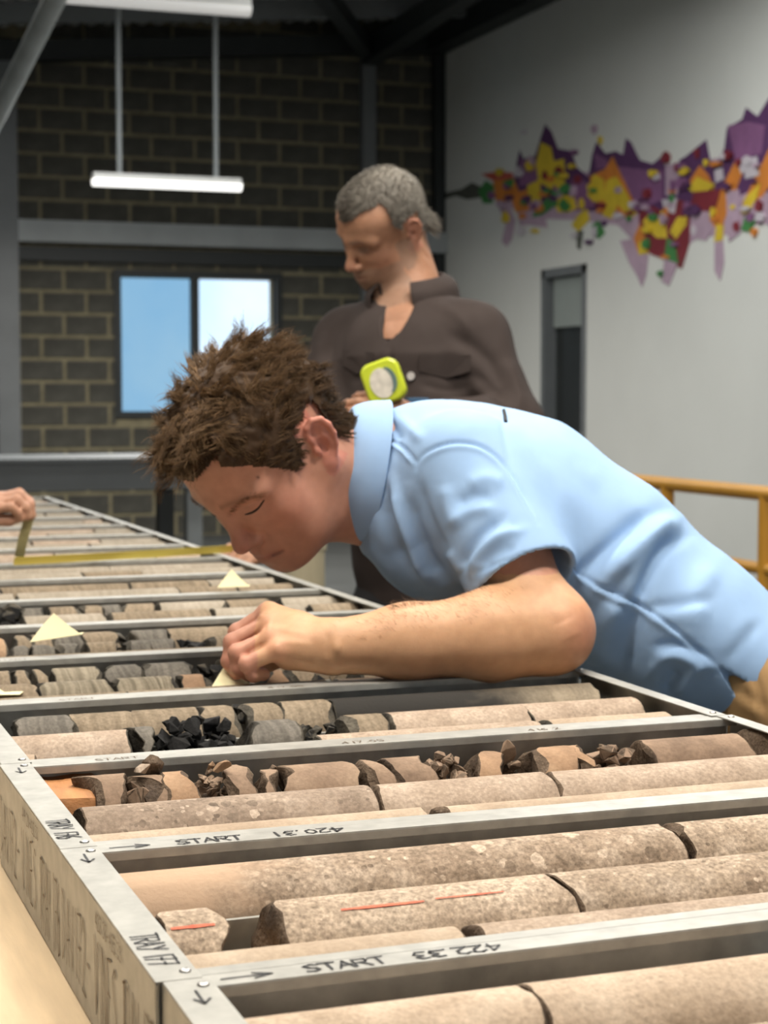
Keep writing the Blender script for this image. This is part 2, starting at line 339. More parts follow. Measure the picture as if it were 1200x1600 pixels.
# roof sheet (corrugated), purlins, beams
rf = MB(); nx = 90; xs = np.linspace(-7, XR+0.3, nx*4+1); vs = []; fs = []
for i, x in enumerate(xs):
    dz = (0.0, 0.0, 0.03, 0.03)[i % 4]
    for y in (-6, YB+0.3): vs.append((x, y, roof_z(x)+0.16+dz))
for i in range(len(xs)-1): fs.append((2*i, 2*i+2, 2*i+3, 2*i+1))
rf.add(vs, fs); struct(rf.build('ceiling', M['roof']))
def sbeam(name, a, b, w, h, m, upv=(0, 0, 1)):
    q = MB(); q.beam(a, b, w, h, 0, upv); return struct(q.build(name, M[m]))
sbeam('trim_1', (X0W, YB-0.12, roof_z(X0W)-0.07), (XR, YB-0.12, roof_z(XR)-0.07), 0.2, 0.17, 'dark_steel')
for k, y in enumerate((14.9, 13.6, 12.2, 10.8)):
    sbeam(f'trim_{2+k}', (-6, y, roof_z(-6)+0.07), (XR, y, roof_z(XR)+0.07), 0.09, 0.16, 'mid_steel')
sbeam('trim_6', (XR-0.12, -5, roof_z(XR)-0.02), (XR-0.12, YB, roof_z(XR)-0.02), 0.2, 0.3, 'dark_steel')
p = ony(578, 85, YB-0.25); sbeam('trim_7', p, at(470, -60, 13.5), 0.12, 0.14, 'dark_steel')
sbeam('trim_8', p, at(770, -45, 13.8), 0.16, 0.2, 'dark_steel')
# girt, columns
g0 = ony(0, 357, YB-0.1); g1 = ony(690, 383, YB-0.1); gz = (g0[2]+g1[2])/2
sbeam('trim_9', (X0W, YB-0.1, gz), (XR, YB-0.1, gz), 0.16, 0.19, 'grey_steel')
sbeam('trim_16', (X0W, YB-0.06, gz-0.19), (XR, YB-0.06, gz-0.19), 0.06, 0.12, 'dark_steel')
c0 = ony(8, 300, YB-0.1)[0]; sbeam('trim_10', (c0, YB-0.1, 0), (c0, YB-0.1, roof_z(c0)-0.14), 0.19, 0.2, 'mid_steel', (0, 1, 0))
c1 = ony(577, 200, YB-0.1)[0]; sbeam('trim_11', (c1, YB-0.06, 0), (c1, YB-0.06, roof_z(c1)-0.14), 0.13, 0.1, 'mid_steel', (0, 1, 0))
sbeam('trim_12', (XR-0.06, YB-0.08, 0), (XR-0.06, YB-0.08, 4.6), 0.1, 0.12, 'dark_steel', (0, 1, 0))
q = MB(); pa, pb = at(-10, 190, 8.6), at(95, -20, 7.2); dd = pb-pa; q.tube([pa+dd*((0.0-pa[2])/dd[2]), pa, pb, pa+dd*((roof_z(pb[0])+0.12-pa[2])/dd[2])], 0.045, 12); struct(q.build('trim_13', M['pale_steel'], sm=60))
# mural on the white wall: flat paint patches (print) 2 mm thick, one object
PAL = dict(p=(0.085, 0.03, 0.10), v=(0.20, 0.085, 0.19), o=(0.55, 0.19, 0.03), y=(0.60, 0.44, 0.03), g=(0.05, 0.20, 0.055), l=(0.40, 0.29, 0.37), m=(0.18, 0.02, 0.03), w=(0.5, 0.46, 0.5), k=(0.08, 0.085, 0.07), r=(0.45, 0.09, 0.06))
pal_keys = list(PAL); pal_m = [mat('mural_paint_'+n, PAL[k], 0.7, nscale=9, namp=0.12) for k, n in zip(pal_keys, ('deep_purple', 'violet', 'orange', 'yellow', 'green', 'lilac', 'maroon', 'pale_lilac', 'dark_olive', 'red'))]
mur = MB(); layer = [0]
def patch(key, pts):
    layer[0] += 1; h = 0.0015+0.00025*layer[0]
    P = [onx(x, y, XR) for x, y in pts]
    n = len(P); vs = [(XR-h, p[1], p[2]) for p in P]+[(XR+0.001, p[1], p[2]) for p in P]
    fs = [tuple(range(n))]+[(i, i+n, (i+1) % n+n, (i+1) % n) for i in range(n)]
    mur.add(vs, fs, pal_keys.index(key))
def blob(key, cx, cy, rx, ry, n=12, jag=0.25):
    patch(key, [(cx+rx*math.cos(a)*(1+random.uniform(-jag, jag)), cy+ry*math.sin(a)*(1+random.uniform(-jag, jag))) for a in [2*math.pi*i/n for i in range(n)]])
patch('l', [(770, 285), (830, 262), (900, 270), (1000, 262), (1100, 250), (1204, 235), (1204, 340), (1150, 366), (1090, 372), (1060, 396), (1004, 392), (966, 352), (900, 344), (850, 342), (800, 326)])
patch('k', [(692, 302), (720, 296), (738, 285), (752, 292), (756, 308), (730, 312), (712, 306), (693, 312)])
patch('l', [(770, 300), (790, 300), (806, 345), (800, 375), (792, 386), (784, 378), (790, 350)])
patch('l', [(806, 322), (850, 330), (856, 356), (830, 352), (812, 352)])
patch('p', [(804, 300), (806, 262), (812, 234), (818, 248), (836, 244), (846, 212), (852, 194), (862, 206), (872, 232), (892, 236), (902, 262), (920, 276), (926, 240), (932, 222), (946, 240), (962, 236), (974, 242), (978, 216), (986, 222), (1000, 250), (1020, 256), (1034, 244), (1040, 262), (1040, 306), (1060, 304), (1062, 250), (1072, 244), (1104, 218), (1110, 250), (1120, 258), (1132, 232), (1136, 200), (1160, 186), (1166, 168), (1184, 182), (1204, 150), (1204, 300), (1170, 300), (1100, 330), (1040, 340), (980, 330), (920, 330), (860, 320)])
patch('v', [(880, 300), (900, 276), (926, 290), (930, 322), (900, 330)]); patch('v', [(966, 260), (1000, 264), (1036, 268), (1036, 312), (1000, 326), (970, 308)])
patch('v', [(1138, 196), (1170, 190), (1196, 196), (1190, 240), (1150, 250)]); patch('v', [(812, 248), (838, 254), (842, 284), (812, 292)]); patch('v', [(930, 240), (950, 250), (948, 262), (932, 264)])
patch('o', [(770, 276), (800, 272), (812, 300), (846, 286), (840, 320), (824, 330), (806, 332), (800, 312), (776, 318)])
patch('r', [(752, 272), (778, 268), (802, 270), (800, 280), (770, 282)])
patch('o', [(922, 276), (946, 264), (958, 244), (968, 266), (984, 300), (998, 330), (980, 340), (950, 320), (924, 314)])
patch('o', [(1078, 282), (1094, 258), (1108, 274), (1118, 300), (1084, 304)]); patch('o', [(1110, 330), (1130, 290), (1150, 250), (1164, 262), (1150, 300), (1134, 340), (1128, 360), (1114, 352)])
patch('o', [(1160, 320), (1180, 280), (1204, 230), (1204, 290), (1186, 316)])
patch('y', [(838, 256), (846, 222), (862, 230), (866, 252), (882, 248), (884, 294), (862, 296), (842, 284)]); patch('y', [(824, 290), (844, 280), (846, 314), (828, 318)])
patch('y', [(868, 318), (878, 304), (898, 308), (902, 326), (888, 332), (872, 332)]); patch('y', [(918, 306), (928, 272), (944, 280), (948, 312), (930, 316)]); patch('y', [(948, 280), (964, 276), (980, 302), (996, 334), (986, 340), (966, 320), (956, 342), (942, 336), (946, 314)])
patch('y', [(894, 352), (904, 336), (918, 326), (922, 344), (904, 362)]); patch('y', [(1076, 296), (1090, 276), (1112, 286), (1116, 300), (1090, 304)])
patch('g', [(748, 298), (760, 282), (772, 290), (770, 318), (756, 318)]); patch('g', [(840, 326), (858, 308), (862, 326), (848, 336), (832, 340)]); patch('g', [(926, 352), (936, 344), (946, 364), (936, 374)]); patch('k', [(902, 362), (912, 360), (908, 390), (903, 388)])
patch('m', [(1000, 330), (1020, 322), (1036, 330), (1060, 312), (1080, 318), (1078, 380), (1066, 420), (1040, 405), (1020, 398), (1000, 380)])
patch('l', [(970, 376), (1000, 372), (1014, 396), (1010, 430), (1004, 448), (996, 430), (984, 410)]); patch('l', [(1080, 330), (1110, 326), (1116, 356), (1104, 376), (1084, 372)]); patch('l', [(1118, 378), (1130, 372), (1132, 410), (1126, 438), (1118, 424)]); patch('l', [(1136, 300), (1156, 296), (1158, 364), (1140, 378)]); patch('l', [(1176, 318), (1204, 300), (1204, 352), (1184, 346)])
patch('l', [(1040, 402), (1060, 412), (1046, 446), (1036, 440)]); patch('w', [(1164, 250), (1184, 244), (1188, 274), (1166, 280)]); patch('w', [(1118, 266), (1130, 262), (1132, 280), (1120, 286)]); patch('w', [(1036, 312), (1060, 310), (1056, 334), (1040, 330)])
patch('o', [(992, 372), (1002, 348), (1010, 372), (1016, 394), (1000, 398)]); patch('y', [(1006, 346), (1018, 332), (1042, 348), (1044, 372), (1028, 372), (1010, 354)]); patch('y', [(1048, 362), (1060, 340), (1076, 332), (1074, 352), (1058, 374)]); patch('y', [(1000, 378), (1012, 374), (1014, 396), (1000, 398)])
patch('y', [(1118, 378), (1122, 350), (1132, 352), (1130, 376)]); patch('y', [(1160, 334), (1166, 310), (1190, 286), (1184, 310), (1170, 334)]); patch('g', [(1040, 404), (1044, 372), (1056, 378), (1062, 412)]); patch('g', [(1160, 360), (1166, 338), (1184, 344), (1172, 362)]); patch('m', [(1086, 300), (1128, 296), (1118, 330), (1080, 330)])
for _ in range(110):
    x = random.uniform(770, 1200); y = 300+random.gauss(0, 34)+(24 if 980 < x < 1080 else 0)
    blob(random.choice('vlyompgw'), x, y, random.uniform(3, 8), random.uniform(3, 9), 7, 0.35)
tag(mur.build('wall_mural', pal_m), 'spiky graffiti mural in purple, orange, yellow and lilac on the white wall', 'mural')
# yellow railing
ra = at(1000, 752, 8.1); rb = at(1195, 771, 7.15); RXX = (ra[0]+rb[0])/2; rz = (ra[2]+rb[2])/2
rail = empty('safety_railing', (RXX, rb[1], 0)); tag(rail, 'yellow orange tubular safety railing along the white wall', 'railing')
def rl(name, mb, *a, **k):
    o = mb.build(name, *a, **k); return o
def rel(parent, o): o.parent = parent; o.location = -Vector(parent.location); return o
q = MB(); q.tube([(RXX, 2.5, rz), (RXX, 10.5, rz)], 0.03, 12); rel(rail, q.build('top_rail', M['yellow'], sm=60))
mz = at(1170, 885, 7.26)[2]
q = MB(); q.tube([(RXX, 2.5, mz), (RXX, 10.5, mz)], 0.025, 12); rel(rail, q.build('mid_rail', M['yellow'], sm=60))
p1 = xline  # (posts found by pixel column along the rail line)
def yline(px, x, z):
    lo, hi = 1.0, 15.9
    for _ in range(50):
        m = (lo+hi)/2
        if proj(np.array([x, m, z]))[0] > px: lo = m
        else: hi = m
    return (lo+hi)/2
for y in (yline(1043, RXX, rz), yline(1197, RXX, rz), 3.4, 9.6):
    q = MB(); q.tube([(RXX, y, 0.0), (RXX, y, rz)], 0.03, 12); q.box(RXX-0.06, y-0.06, 0, RXX+0.06, y+0.06, 0.012); rel(rail, q.build('post', M['yellow'], sm=60))
# grey workbench by the back wall
bp0 = ony(-70, 715, 10.2); bp1 = ony(500, 715, 10.2); bz = ony(150, 716, 10.2)[2]; bz0 = ony(150, 766, 10.2)[2]
wbn = empty('workbench', (bp0[0], 10.2, 0)); tag(wbn, 'long grey steel workbench with deep apron in front of the block wall', 'workbench')
q = MB(); q.box(bp0[0], 10.2, bz-0.03, bp1[0], 11.0, bz, bev=0.004); rel(wbn, q.build('bench_top', M['mid_steel']))
q = MB(); q.box(bp0[0]+0.02, 10.215, bz0, bp1[0]-0.02, 10.25, bz-0.03); rel(wbn, q.build('apron', M['mid_steel']))
for px, m in ((302, 'grey_steel'), (258, 'dark_steel'), (-60, 'grey_steel'), (490, 'grey_steel')):
    x = ony(px, 800, 10.3)[0]
    q = MB(); q.box(x-0.045, 10.26, 0, x+0.045, 10.35, bz0+0.05); rel(wbn, q.build('leg', M[m]))
# cream pedestal bin beyond the table
cb = at(474, 700, 5.4); x, y = cb[0], cb[1]; ht = at(474, 812, 5.4)[2]
bn = empty('pedestal_bin', (x, y, 0)); tag(bn, 'cream slim pedestal bin standing beyond the table behind the bent man\'s chin', 'bin')
q = MB(); q.lathe([(0.058, 0), (0.062, 0.01), (0.064, ht-0.1), (0.066, ht-0.095)], (x, y, 0), 32); rel(bn, q.build('body', M['cream'], sm=40))
q = MB(); q.lathe([(0.066, ht-0.095), (0.070, ht-0.09), (0.070, ht-0.05), (0.05, ht-0.02), (0.02, ht)], (x, y, 0), 32); rel(bn, q.build('lid', M['cream'], sm=40))
# ------------------------------------------------------------------ batten lamps
def batten(loc, label, glow, rods=None, power=None, size=(1.3, 0.25), color=(1, 0.95, 0.88), length=1.2, group=None):
    r = empty('batten_lamp', loc); tag(r, label, 'lamp', group)
    q = MB(); q.box(-length/2, -0.045, 0.03, length/2, 0.045, 0.075, bev=0.006); q.build('housing', M['lampbody'], r)
    q = MB(); n = 14; prof = [(0.052*math.cos(math.pi*i/10), -0.052*math.sin(math.pi*i/10)+0.03) for i in range(11)]
    vs = [(sx*length/2, a, c) for sx in (-1, 1) for a, c in prof]; fs = [(i, i+1, i+12, i+11) for i in range(10)]+[tuple(range(10, -1, -1)), tuple(range(11, 22)), (0, 11, 21, 10)]
    q.add(vs, fs); q.build('diffuser', M[glow], r, sm=50)
    for dx in (rods or (-length*0.35, length*0.35)):
        q = MB(); zt = roof_z(loc[0]+dx)+0.16-loc[2]; q.tube([(dx, 0, 0.07), (dx, 0, zt)], 0.02 if rods else 0.008, 8); q.build('hanger', M['grey_steel'], r, sm=60)
    if power:
        ld = bpy.data.lights.new('lamp_light', 'AREA'); ld.shape = 'RECTANGLE'; ld.size, ld.size_y = size; ld.energy = power; ld.color = color
        lo = bpy.data.objects.new('lamp_light', ld); COL.objects.link(lo); lo.parent = r; lo.location = (0, 0, -0.06)
    return r
l1 = (ony(145, 284, 13.0)+ony(376, 297, 13.0))/2; ln = ony(376, 297, 13.0)[0]-ony(145, 284, 13.0)[0]
batten(tuple(l1), 'lit white batten lamp hanging by two rods before the block wall', 'lampglow', rods=(ony(187, 280, 13.0)[0]-l1[0], ony(338, 290, 13.0)[0]-l1[0]), power=105, length=ln)
a2, b2 = ony(97, 12, 10.3), ony(390, 8, 10.3); l2 = (a2+b2)/2
batten(tuple(l2), 'dimmer white batten lamp at the top edge under the roof', 'lampglow2', power=10, length=b2[0]-a2[0])
for i, (x, y, z, sx, sy, wt, colr) in enumerate(AREA_LIGHTS):
    batten((x, y, z), f'added white batten lamp above the top edge, {("first", "second", "third", "fourth", "fifth", "sixth", "seventh", "eighth")[i]} along the hall', 'lampglow', power=wt, size=(sx, sy), color=colr, group='added batten lamps out of frame')
# ================================================================== table, core trays, drill core
ZT, ZR = 0.908, 0.990                    # table top, tray rim
W0, WP = 0.6096, 0.2971                  # first joint, tray pitch
NTRAY = 16
XL = [0.206, 0.2025, 0.203, 0.205, 0.202, 0.204, 0.203]+[0.2035]*20
XRR = [0.892, 0.893, 0.898, 0.893, 0.878, 0.886, 0.884]+[0.882]*20
JL = {1: (0.000, 0.008), 2: (-0.004, -0.016), 3: (-0.006, -0.011), 4: (0.004, 0.004)}
def J(j, x):
    a, c = JL.get(j, (0, 0)); f = (x-0.2)/0.68
    return W0+WP*j+a+(c-a)*f
tb = empty('work_table', (0.4, 2.9, 0)); tag(tb, 'long pale plywood work table carrying the rows of core trays', 'table')
q = MB(); q.box(-0.10, 0.1, ZT-0.022, 0.915, W0+WP*NTRAY+0.12, ZT-0.0008, bev=0.002); rel(tb, q.build('table_top', M['ply']))
for x in (0.0, 0.84):
    for y in (0.3, 2.0, 3.6, 5.0):
        q = MB(); q.box(x-0.03, y-0.03, 0, x+0.03, y+0.03, ZT-0.022); rel(tb, q.build('leg', M['grey_steel']))
    q = MB(); q.box(x-0.02, 0.2, ZT-0.10, x+0.02, 5.05, ZT-0.022); rel(tb, q.build('apron', M['grey_steel']))
# ------------------------------------------------ handwriting: stroke letters on a 1 x 1.5 cell
GL = {
 'T': [[(0, 1.5), (1, 1.5)], [(.5, 1.5), (.5, 0)]], 'R': [[(0, 0), (0, 1.5), (.8, 1.45), (.95, 1.1), (.7, .8), (0, .75)], [(.4, .75), (1, 0)]],
 'A': [[(0, 0), (.5, 1.5), (1, 0)], [(.2, .55), (.82, .55)]], 'Y': [[(0, 1.5), (.5, .8)], [(1, 1.5), (.25, 0)]], '1': [[(.5, 0), (.5, 1.5)]],
 '7': [[(0, 1.5), (1, 1.5), (.4, 0)], [(.25, .8), (.9, .8)]], '6': [[(.9, 1.5), (.3, 1.1), (.05, .5), (.3, 0), (.8, .05), (.95, .5), (.6, .8), (.1, .6)]],
 'S': [[(.95, 1.35), (.5, 1.5), (.05, 1.2), (.3, .85), (.8, .65), (.95, .3), (.5, 0), (0, .15)]], 'V': [[(0, 1.5), (.5, 0), (1, 1.5)]], 'I': [[(.5, 0), (.5, 1.5)]],
 'N': [[(0, 0), (0, 1.5), (.9, 0), (.9, 1.5)]], 'E': [[(.95, 1.5), (0, 1.5), (0, 0), (.95, 0)], [(0, .8), (.75, .8)]], 'D': [[(0, 0), (0, 1.5), (.6, 1.4), (.95, .9), (.8, .3), (0, 0)]],
 'O': [[(.5, 1.5), (.05, 1.1), (.05, .4), (.5, 0), (.95, .4), (.95, 1.1), (.5, 1.5)]], '0': [[(.5, 1.5), (.1, 1.1), (.1, .4), (.5, 0), (.9, .4), (.9, 1.1), (.5, 1.5)]],
 '2': [[(.05, 1.2), (.4, 1.5), (.9, 1.3), (.8, .8), (.05, 0), (1, 0)]], '3': [[(.1, 1.4), (.6, 1.5), (.9, 1.15), (.4, .8), (.95, .5), (.7, .05), (.05, .1)]],
 '4': [[(.7, 0), (.7, 1.5), (0, .5), (1, .5)]], '5': [[(.9, 1.5), (.1, 1.5), (.05, .85), (.7, .9), (.95, .5), (.6, .05), (.05, .1)]], '8': [[(.5, .8), (.1, 1.15), (.5, 1.5), (.9, 1.15), (.5, .8), (.05, .35), (.5, 0), (.95, .35), (.5, .8)]],
 '9': [[(.9, 1.0), (.5, .75), (.1, 1.05), (.45, 1.5), (.9, 1.25), (.8, 0)]], '.': [[(.4, 0), (.5, .1)]], '-': [[(.1, .7), (.9, .7)]], ' ': [],
 '>': [[(-.6, .7), (1.6, .7)], [(.9, 1.3), (1.65, .7), (.8, .15)]],
}
def writing(text, org, dx, dy, nrm, h, aspect=0.62, gap=0.28, thick=0.0011, mats=None, name='marker_lettering', parent=None, jit=0.05, seed=1):
    """marker strokes as thin ink ribbons lying on a surface: dx reading direction, dy letter-up, h letter height"""
    rs = random.Random(seed); q = MB(); org = Vector(org); dx = Vector(dx).normalized(); dy = Vector(dy).normalized(); nrm = Vector(nrm).normalized()
    s = h/1.5; cx = 0.0
    for ch in text:
        for st in GL.get(ch, []):
            pts = [org+dx*(cx+(p[0]+rs.uniform(-jit, jit))*s*aspect*1.5)+dy*((p[1]+rs.uniform(-jit, jit))*s) for p in st]
            th = thick*rs.uniform(0.8, 1.2)
            for i in range(len(pts)-1):
                a, c = pts[i], pts[i+1]; t = (c-a); t.normalize(); sd = nrm.cross(t)
                a2 = a-t*th*0.4; c2 = c+t*th*0.4
                q.add([a2-sd*th/2, c2-sd*th/2, c2+sd*th/2, a2+sd*th/2], [(0, 1, 2, 3)])
        cx += (s*aspect*1.5*(2.6 if ch == '>' else (0.55 if ch in '1I.' else 1.0))+gap*s*aspect*1.5)*(0.7 if ch == ' ' else 1)
    q.v = [tuple(Vector(v)+nrm*0.0004) for v in q.v]
    o = q.build(name, mats or M['ink']); 
    if parent is not None:
        o.parent = parent; r = parent; off = Vector((0, 0, 0))
        while r is not None: off += Vector(r.location); r = r.parent
        o.location = -off
    return o
# ------------------------------------------------ trays
ORD = ['nearest', 'second', 'third', 'fourth', 'fifth', 'sixth', 'seventh', 'eighth', 'ninth', 'tenth', 'eleventh', 'twelfth', 'thirteenth', 'fourteenth', 'fifteenth', 'farthest']
TNAME = ['the nearest tray']+[f'the {ORD[i]} tray from front' for i in range(1, 15)]+['the farthest tray']
TLAB = ['zinc core tray nearest the camera, cut off by the bottom edge', 'zinc core tray marked TRAY 177 with two red crayon lines on its cores', 'zinc core tray marked TRAY 176 holding brown rubble and an orange wood block',
        'fourth zinc core tray from the front, holding a charcoal core and black coal rubble', 'fifth zinc core tray from the front, under the young man\'s hand', 'sixth zinc core tray from the front, under the tall pale yellow note']+[f'{ORD[i]} zinc core tray from the front along the table' for i in range(6, 15)]+['farthest zinc core tray at the end of the table']
trays = []
def strip(q, i, jn, x0, x1, f0, f1, z0, z1, n=8, mi=0):
    """box following joint line jn between x0..x1, from offset f0 to f1 in y, z0..z1"""
    xs = [x0+(x1-x0)*k/n for k in range(n+1)]; vs = []; fs = []
    for x in xs:
        y = J(jn, x); sag = 0.0
        vs += [(x, y+f0, z0+sag), (x, y+f1, z0+sag), (x, y+f1, z1+sag), (x, y+f0, z1+sag)]
    for k in range(n):
        a = 4*k; c = a+4
        fs += [(a, c, c+1, a+1), (a+1, c+1, c+2, a+2), (a+2, c+2, c+3, a+3), (a+3, c+3, c, a)]
    fs += [(0, 1, 2, 3), (4*n+3, 4*n+2, 4*n+1, 4*n)]
    q.add(vs, fs, mi)
for i in range(NTRAY):
    xl, xr = XL[i], XRR[i]
    t = empty('core_tray', (xl, J(i, xl), ZT)); tag(t, TLAB[i], 'core tray', 'zinc core trays in a row'); trays.append(t)
    G = 0.0006                                                # half gap between neighbouring trays
    # base pan
    q = MB(); vs = [(xl+.001, J(i, xl)+.001, ZT), (xr-.001, J(i, xr)+.001, ZT), (xr-.001, J(i+1, xr)-.001, ZT), (xl+.001, J(i+1, xl)-.001, ZT)]
    vs += [(x, y, ZT+0.0025) for x, y, _ in vs]; q.add(vs, [(0, 3, 2, 1), (4, 5, 6, 7), (0, 1, 5, 4), (1, 2, 6, 5), (2, 3, 7, 6), (3, 0, 4, 7)]); rel(t, q.build('base_pan', M['zinc_in']))
    # near rail: upright + flat lip (13 mm), its own groove
    q = MB(); strip(q, i, i, xl+.002, xr-.002, 0.009, 0.0105, ZT+.0026, ZR-.001); strip(q, i, i, xl+.0015, xr-.0015, 0.0085, 0.020, ZR-.0022, ZR-.0004); strip(q, i, i, xl+.0015, xr-.0015, 0.0185, 0.020, ZR-.006, ZR-.0022)
    near = rel(t, q.build('side_rail', M['zinc']))
    # far rail: upright + wide lip (19 mm) with rolled edge
    q = MB(); strip(q, i, i+1, xl+.0015, xr-.0015, -0.0125, 0.0068, ZR-.0015, ZR, 8); strip(q, i, i+1, xl+.0015, xr-.0015, -0.0130, -0.0102, ZR-.0065, ZR-.0008, 8)
    q2 = MB(); strip(q2, i, i+1, xl+.002, xr-.002, 0.0040, 0.0056, ZT+.0026, ZR-.0016)
    far = rel(t, q.build('side_rail', M['zinc'])); fw_ = rel(t, q2.build('side_wall', M['zinc_in']))
    # end panels: upright with 25 mm flange
    for s, xe in ((1, xl), (-1, xr)):
        q = MB(); y0, y1 = J(i, xe)+G, J(i+1, xe)-G
        xa, xb = sorted((xe, xe+s*0.0018)); q.box(xa, y0, ZT+0.0005, xb, y1, ZR)
        xa, xb = sorted((xe, xe+s*(0.0255 if s > 0 else 0.017))); q.box(xa, y0, ZR+0.0002, xb, y1, ZR+0.0016, bev=0.0006)
        e = rel(t, q.build('end_panel', M['zinc']))
        if s > 0: left_end = e
        for yy in (y0+0.012, y1-0.012):
            m = MB(); rx = xe+s*(0.019 if s > 0 else 0.008); m.lathe([(0.0034, 0), (0.0034, 0.0006), (0.0022, 0.0014), (0.0008, 0.0015)], (rx, yy, ZR+0.0016), 10)
            rv = m.build('rivet', M['rivet'], sm=60); rv.parent = e; rv.location = -Vector(t.location)
            e.location = -Vector(t.location); rv.location = (0, 0, 0)
    # dividers between the three channels
    for k in (1, 2):
        q = MB(); off = (0, 0.0985, 0.1895)[k]; strip(q, i, i, xl+.004, xr-.004, off-0.0008, off+0.0008, ZT+.0026, ZT+.052, 2); strip(q, i, i, xl+.004, xr-.004, off-0.002, off+0.002, ZT+.0515, ZT+.0545, 2)
        rel(t, q.build('divider', M['zinc']))
    t['_parts'] = 0; del t['_parts']
    # writing
    zf = ZR+0.0016; yf = J(i+1, xl); yn = J(i, xl)
    def wr(par, *a, **k):
        return writing(*a, parent=par, **k)
    if i < 6:
        wr(left_end, '>', (xl+0.0075, yf-0.026, zf), (0, -1, 0), (1, 0, 0), (0, 0, 1), 0.011, aspect=0.85, thick=0.0016, seed=i)
    if i in (1, 2):
        wr(left_end, 'TRAY 17'+('7' if i == 1 else '6'), (xl+0.0035, yn+0.084, zf), (0, -1, 0), (1, 0, 0), (0, 0, 1), 0.0155, aspect=0.42, gap=0.24, thick=0.0016, seed=20+i)
        # big lettering on the outer face
        wr(left_end, 'DAVI72- VINES 1', (xl-0.0003, yf-0.012, ZT+0.013), (0, -1, 0), (0, 0, 1), (-1, 0, 0), 0.046, aspect=0.235, gap=0.42, thick=0.0014, mats=M['ink_brown'], seed=30+i)
        wr(left_end, 'TRAY 17'+('7' if i == 1 else '6'), (xl-0.0003, yn+0.082, ZT+0.007), (0, -1, 0), (0, 0, 1), (-1, 0, 0), 0.052, aspect=0.15, gap=0.45, thick=0.0015, mats=M['ink_brown'], seed=40+i)
        wr(left_end, '422.33-425.33' if i == 1 else '419.20-422.33', (xl-0.0003, yf-0.13, ZT+0.067), (0, -1, 0), (0, 0, 1), (-1, 0, 0), 0.010, aspect=0.5, thick=0.0008, mats=M['ink_brown'], seed=50+i)
    if i in (0, 1):
        yr = J(i+1, xl)
        def sl(x): return J(i+1, x)-0.0085
        xs0 = xl+0.033 if i == 0 else xl+0.035
        dxy = Vector((1, J(i+1, xl+1)-J(i+1, xl), 0)).normalized(); dyy = Vector((-dxy.y, dxy.x, 0))
        wr(far, '>', Vector((xs0+0.006, sl(xs0), ZR)), dxy, dyy, (0, 0, 1), 0.011, aspect=1.1, thick=0.0016, seed=60+i)
        xs1 = xs0+0.045
        wr(far, 'START', Vector((xs1, sl(xs1), ZR)), dxy, dyy, (0, 0, 1), 0.0115, aspect=0.72, gap=0.15, thick=0.0018, seed=61+i)
        xs2 = xs1+0.115 if i == 0 else xs1+0.12
        wr(far, '422.33' if i == 0 else '420.31', Vector((xs2, sl(xs2)+0.011, ZR)), -dxy, -dyy, (0, 0, 1), 0.0115, aspect=0.72, gap=0.15, thick=0.0017, seed=63+i)
    elif i in (2, 3, 4, 5):
        dxy = Vector((1, J(i+1, xl+1)-J(i+1, xl), 0)).normalized(); dyy = Vector((-dxy.y, dxy.x, 0))
        for k, (xo, tx) in enumerate(((0.08, 'START'), (0.30, '417.05'), (0.48, '416.2'))):
            if i > 3 and k == 1: continue
            x = xl+xo+0.02*(i % 2)
            wr(far, tx, Vector((x, J(i+1, x)-0.0065, ZR)), dxy, dyy, (0, 0, 1), 0.008, aspect=0.75, thick=0.0009, mats=M['ink_brown'], seed=70+i*3+k)
